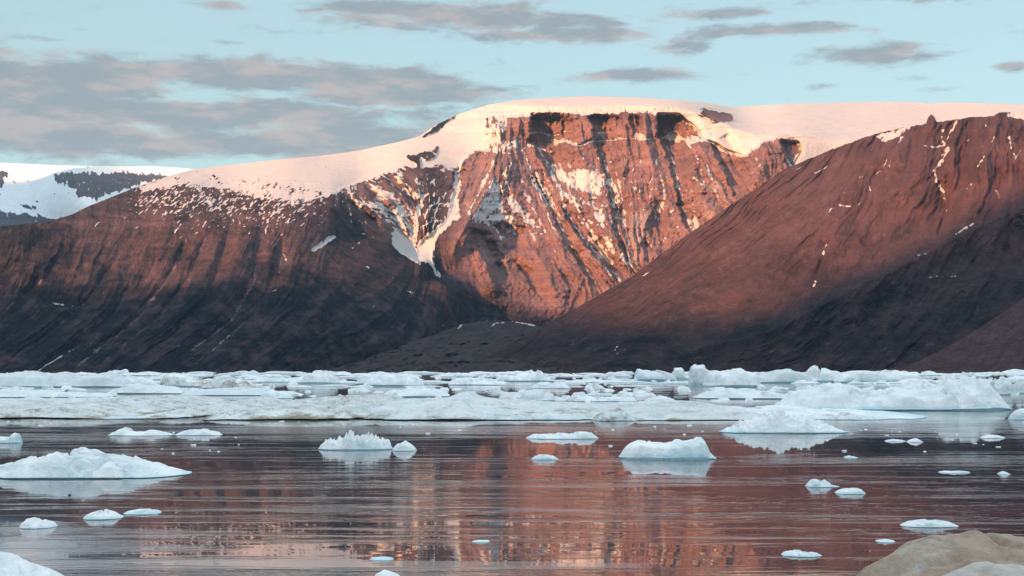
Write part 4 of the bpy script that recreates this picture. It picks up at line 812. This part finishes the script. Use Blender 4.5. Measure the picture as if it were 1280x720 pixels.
piece("ice_block", "low white berg with two humps where the moraine meets the hillside", "ice block", [(616,471),(624,463),(634,461),(640,464),(654,464),(664,461),(672,460.5),(680,465),(690,470)], 477, 22, PK, k=6, p=3, rug=.18, blue=.1, edge=.5)
piece("iceberg", "white heap of ice before the moraine, left of the two-humped berg", "iceberg", [(560,476),(574,472),(588,471),(604,473),(620,476),(634,479)], 481.5, 18, PK, k=6, p=3, rug=.28, blue=.08, edge=.5)
piece("ice_block", "pair of white rounded lumps in the dark lead right of the middle", "ice block", [(664,482),(674,477),(686,476),(690,480),(698,475),(710,476),(714,481)], 486, 9, PK, k=6, rug=.2, blue=.15)
piece("ice_floe", "rough white floe in the dark lead, below the pair of lumps", "ice floe", [(648,497),(656,491),(670,488),(682,487),(692,491),(694,496)], 501.5, 9, PK, k=6, rug=.26, blue=.12, dirt=.05)
piece("ice_floe", "small flat oval floe at the near side of the dark lead", "ice floe", [(717,499),(726,496),(740,495.5),(754,496),(760,499)], 502, 6, PK, k=7, rug=.08, blue=.1)
piece("ice_floe", "thin flat floe farther up the dark lead", "ice floe", [(728,493),(744,491),(768,492),(776,494)], 495, 6, PK, k=7, rug=.08, blue=.1)
piece("ice_floe", "small floe with a notch in the dark lead, right of the flat oval one", "ice floe", [(758,498),(770,495),(780,497),(792,496.5),(796,499)], 502, 5, PK, k=6, rug=.22, blue=.12)
piece("ice_floe", "jagged little floe at the right end of the dark lead", "ice floe", [(804,500),(816,497),(824,495),(834,497),(846,499)], 503.5, 6, PK, k=6, rug=.28, blue=.2)
piece("ice_floe", "flat floe with a brown waterline right of the dark lead", "ice floe", [(868,493),(884,488),(905,487),(930,488),(960,490),(984,494)], 499, 18, PK, k=9, p=3.4, rug=.12, dirt=.14, blue=.03, edge=.55)
piece("ice_floe", "pale floe with a bright knob before the left ridge", "ice floe", [(140,487),(155,482),(170,478),(184,479),(200,483),(230,485),(268,489)], 492.5, 20, PK, k=7, p=3, rug=.22, blue=.05, edge=.5)
piece("ice_floe", "flat snow floe filling the belt before the olive hummock", "ice floe", [(228,491),(260,486),(300,485),(340,487),(372,490)], 494.5, 24, PK, k=9, p=3.4, rug=.12, blue=.06, edge=.4)
piece("ice_floe", "bluish jumbled floe behind the brown-hollowed one", "ice floe", [(326,493),(338,489),(352,490),(366,494)], 498.5, 9, PK, k=6, rug=.26, blue=.3)
piece("ice_floe", "flat grey floe left of the bright-knobbed floe", "ice floe", [(-60,492),(0,489),(50,488),(100,490),(140,493)], 497, 22, PK, k=9, p=3.4, rug=.12, blue=.08, dirt=.06, edge=.4)

# the crowd of smaller pieces: three rows of the belt, by the land they lie below
zones = [(-80, 190, "below the left mountain's foot"), (190, 420, "below the dark middle slope"), (420, 640, "below the pale moraine"), (640, 900, "below the dark foot of the hillside"), (900, 1120, "beside the pointed berg"), (1120, 1350, "below the knoll at right")]
rows = [(465.6, 470.5, 62, "in the pack's farthest row", (22, 70), (2.5, 5.5), (22, 60)), (470.5, 480, 86, "in the pack's middle", (22, 75), (2.5, 6.5), (8, 24)), (480, 492, 28, "in the pack's nearer part", (16, 56), (1.6, 4.5), (3, 9))]
crng = random.Random(5)
for (v0, v1, n, rname, wr, hr, dr) in rows:
    for k in range(n):
        u = -70 + 1420 * (k + crng.random()) / n
        vb = v0 + (v1 - v0) * crng.random()
        if v0 >= 479 and 640 < u < 860 and crng.random() < .75: continue
        wpx = crng.uniform(*wr); flat = crng.random() < .45
        hpx = crng.uniform(*hr) * (.5 if flat else 1.0)
        zone = next(z for z in zones if z[0] <= u < z[1])[2]
        pts = []
        for q in range(7):
            f = q / 6
            pts.append((u + (f - .5) * wpx, vb - (.6 + hpx * (.35 + .65 * crng.random()) * (1 - abs(2 * f - 1) ** 3))))
        kind = "flat" if flat else "hummocked"
        lab = f"small {kind} floe {rname} {zone}"
        piece("ice_floe", lab, "ice floe", [(a, b_ - (0 if not flat else 0)) for a, b_ in pts], vb, crng.uniform(*dr), "small floes " + rname[3:] + ", " + kind + ", " + zone,
              k=7, p=3, rug=.18 if flat else .30, blue=crng.choice((.0, .05, .1, .3)), dirt=crng.choice((0, 0, .05, .12, .3)), edge=.5, nth=64, nr=16, blocky=.15 if flat else .6)

# brash: the uncountable crumbs between the floes
bv, bf = [], []
base_v = np.array([(1,0,-.4),(.5,.87,-.4),(-.5,.87,-.4),(-1,0,-.4),(-.5,-.87,-.4),(.5,-.87,-.4),(.6,0,.55),(.2,.5,.7),(-.5,.35,.5),(-.55,-.3,.75),(.25,-.5,.55)], float)
base_f = [(0,1,7,6),(1,2,8,7),(2,3,8,8),(3,4,9,8),(4,5,10,9),(5,0,6,10),(6,7,9,10),(7,8,9,9)]
for k in range(1550):
    if k < 1300:
        v = 466 + 38 * crng.random() ** 1.9
        u = crng.uniform(-80, 1360)
        if fbm(np.array([u / 90.]), np.array([v / 9.]), 3, 900)[0] < -.02: continue
        s = crng.uniform(.35, 1.0) * (1 + (510 - v) / 22)
    else:
        v = 527 + 40 * crng.random() ** 2; u = crng.uniform(-60, 1340)
        if fbm(np.array([u / 160.]), np.array([v / 14.]), 2, 901)[0] < .12: continue
        s = crng.uniform(.06, .2)
    Y = CAMH * F / (v - HZ); x = (u - 640) / F * Y
    a = crng.uniform(0, 6.28); ca_, sa_ = math.cos(a), math.sin(a)
    q = base_v * np.array([crng.uniform(.8, 1.8), crng.uniform(.7, 1.3), crng.uniform(.35, .8)]) * s * (1 + .25 * rng.standard_normal((11, 1)))
    q = np.stack([q[:, 0] * ca_ - q[:, 1] * sa_ + x, q[:, 0] * sa_ + q[:, 1] * ca_ + Y, q[:, 2]], -1)
    o_ = 11 * len(bv); bv.append(q)
    for f_ in base_f:
        g = list(f_)
        bf.append((g[0] + o_, g[1] + o_, g[2] + o_)); 
        if g[3] != g[2]: bf.append((g[0] + o_, g[2] + o_, g[3] + o_))
bv = np.concatenate(bv)
brash = mesh_object("brash_ice", bv, bf, M_ICE, dict(blue=np.full(len(bv), .15), dirt=np.zeros(len(bv))), smooth=False)
tag(brash, "scattered crumbs of broken ice between the floes", None, None, 'stuff')
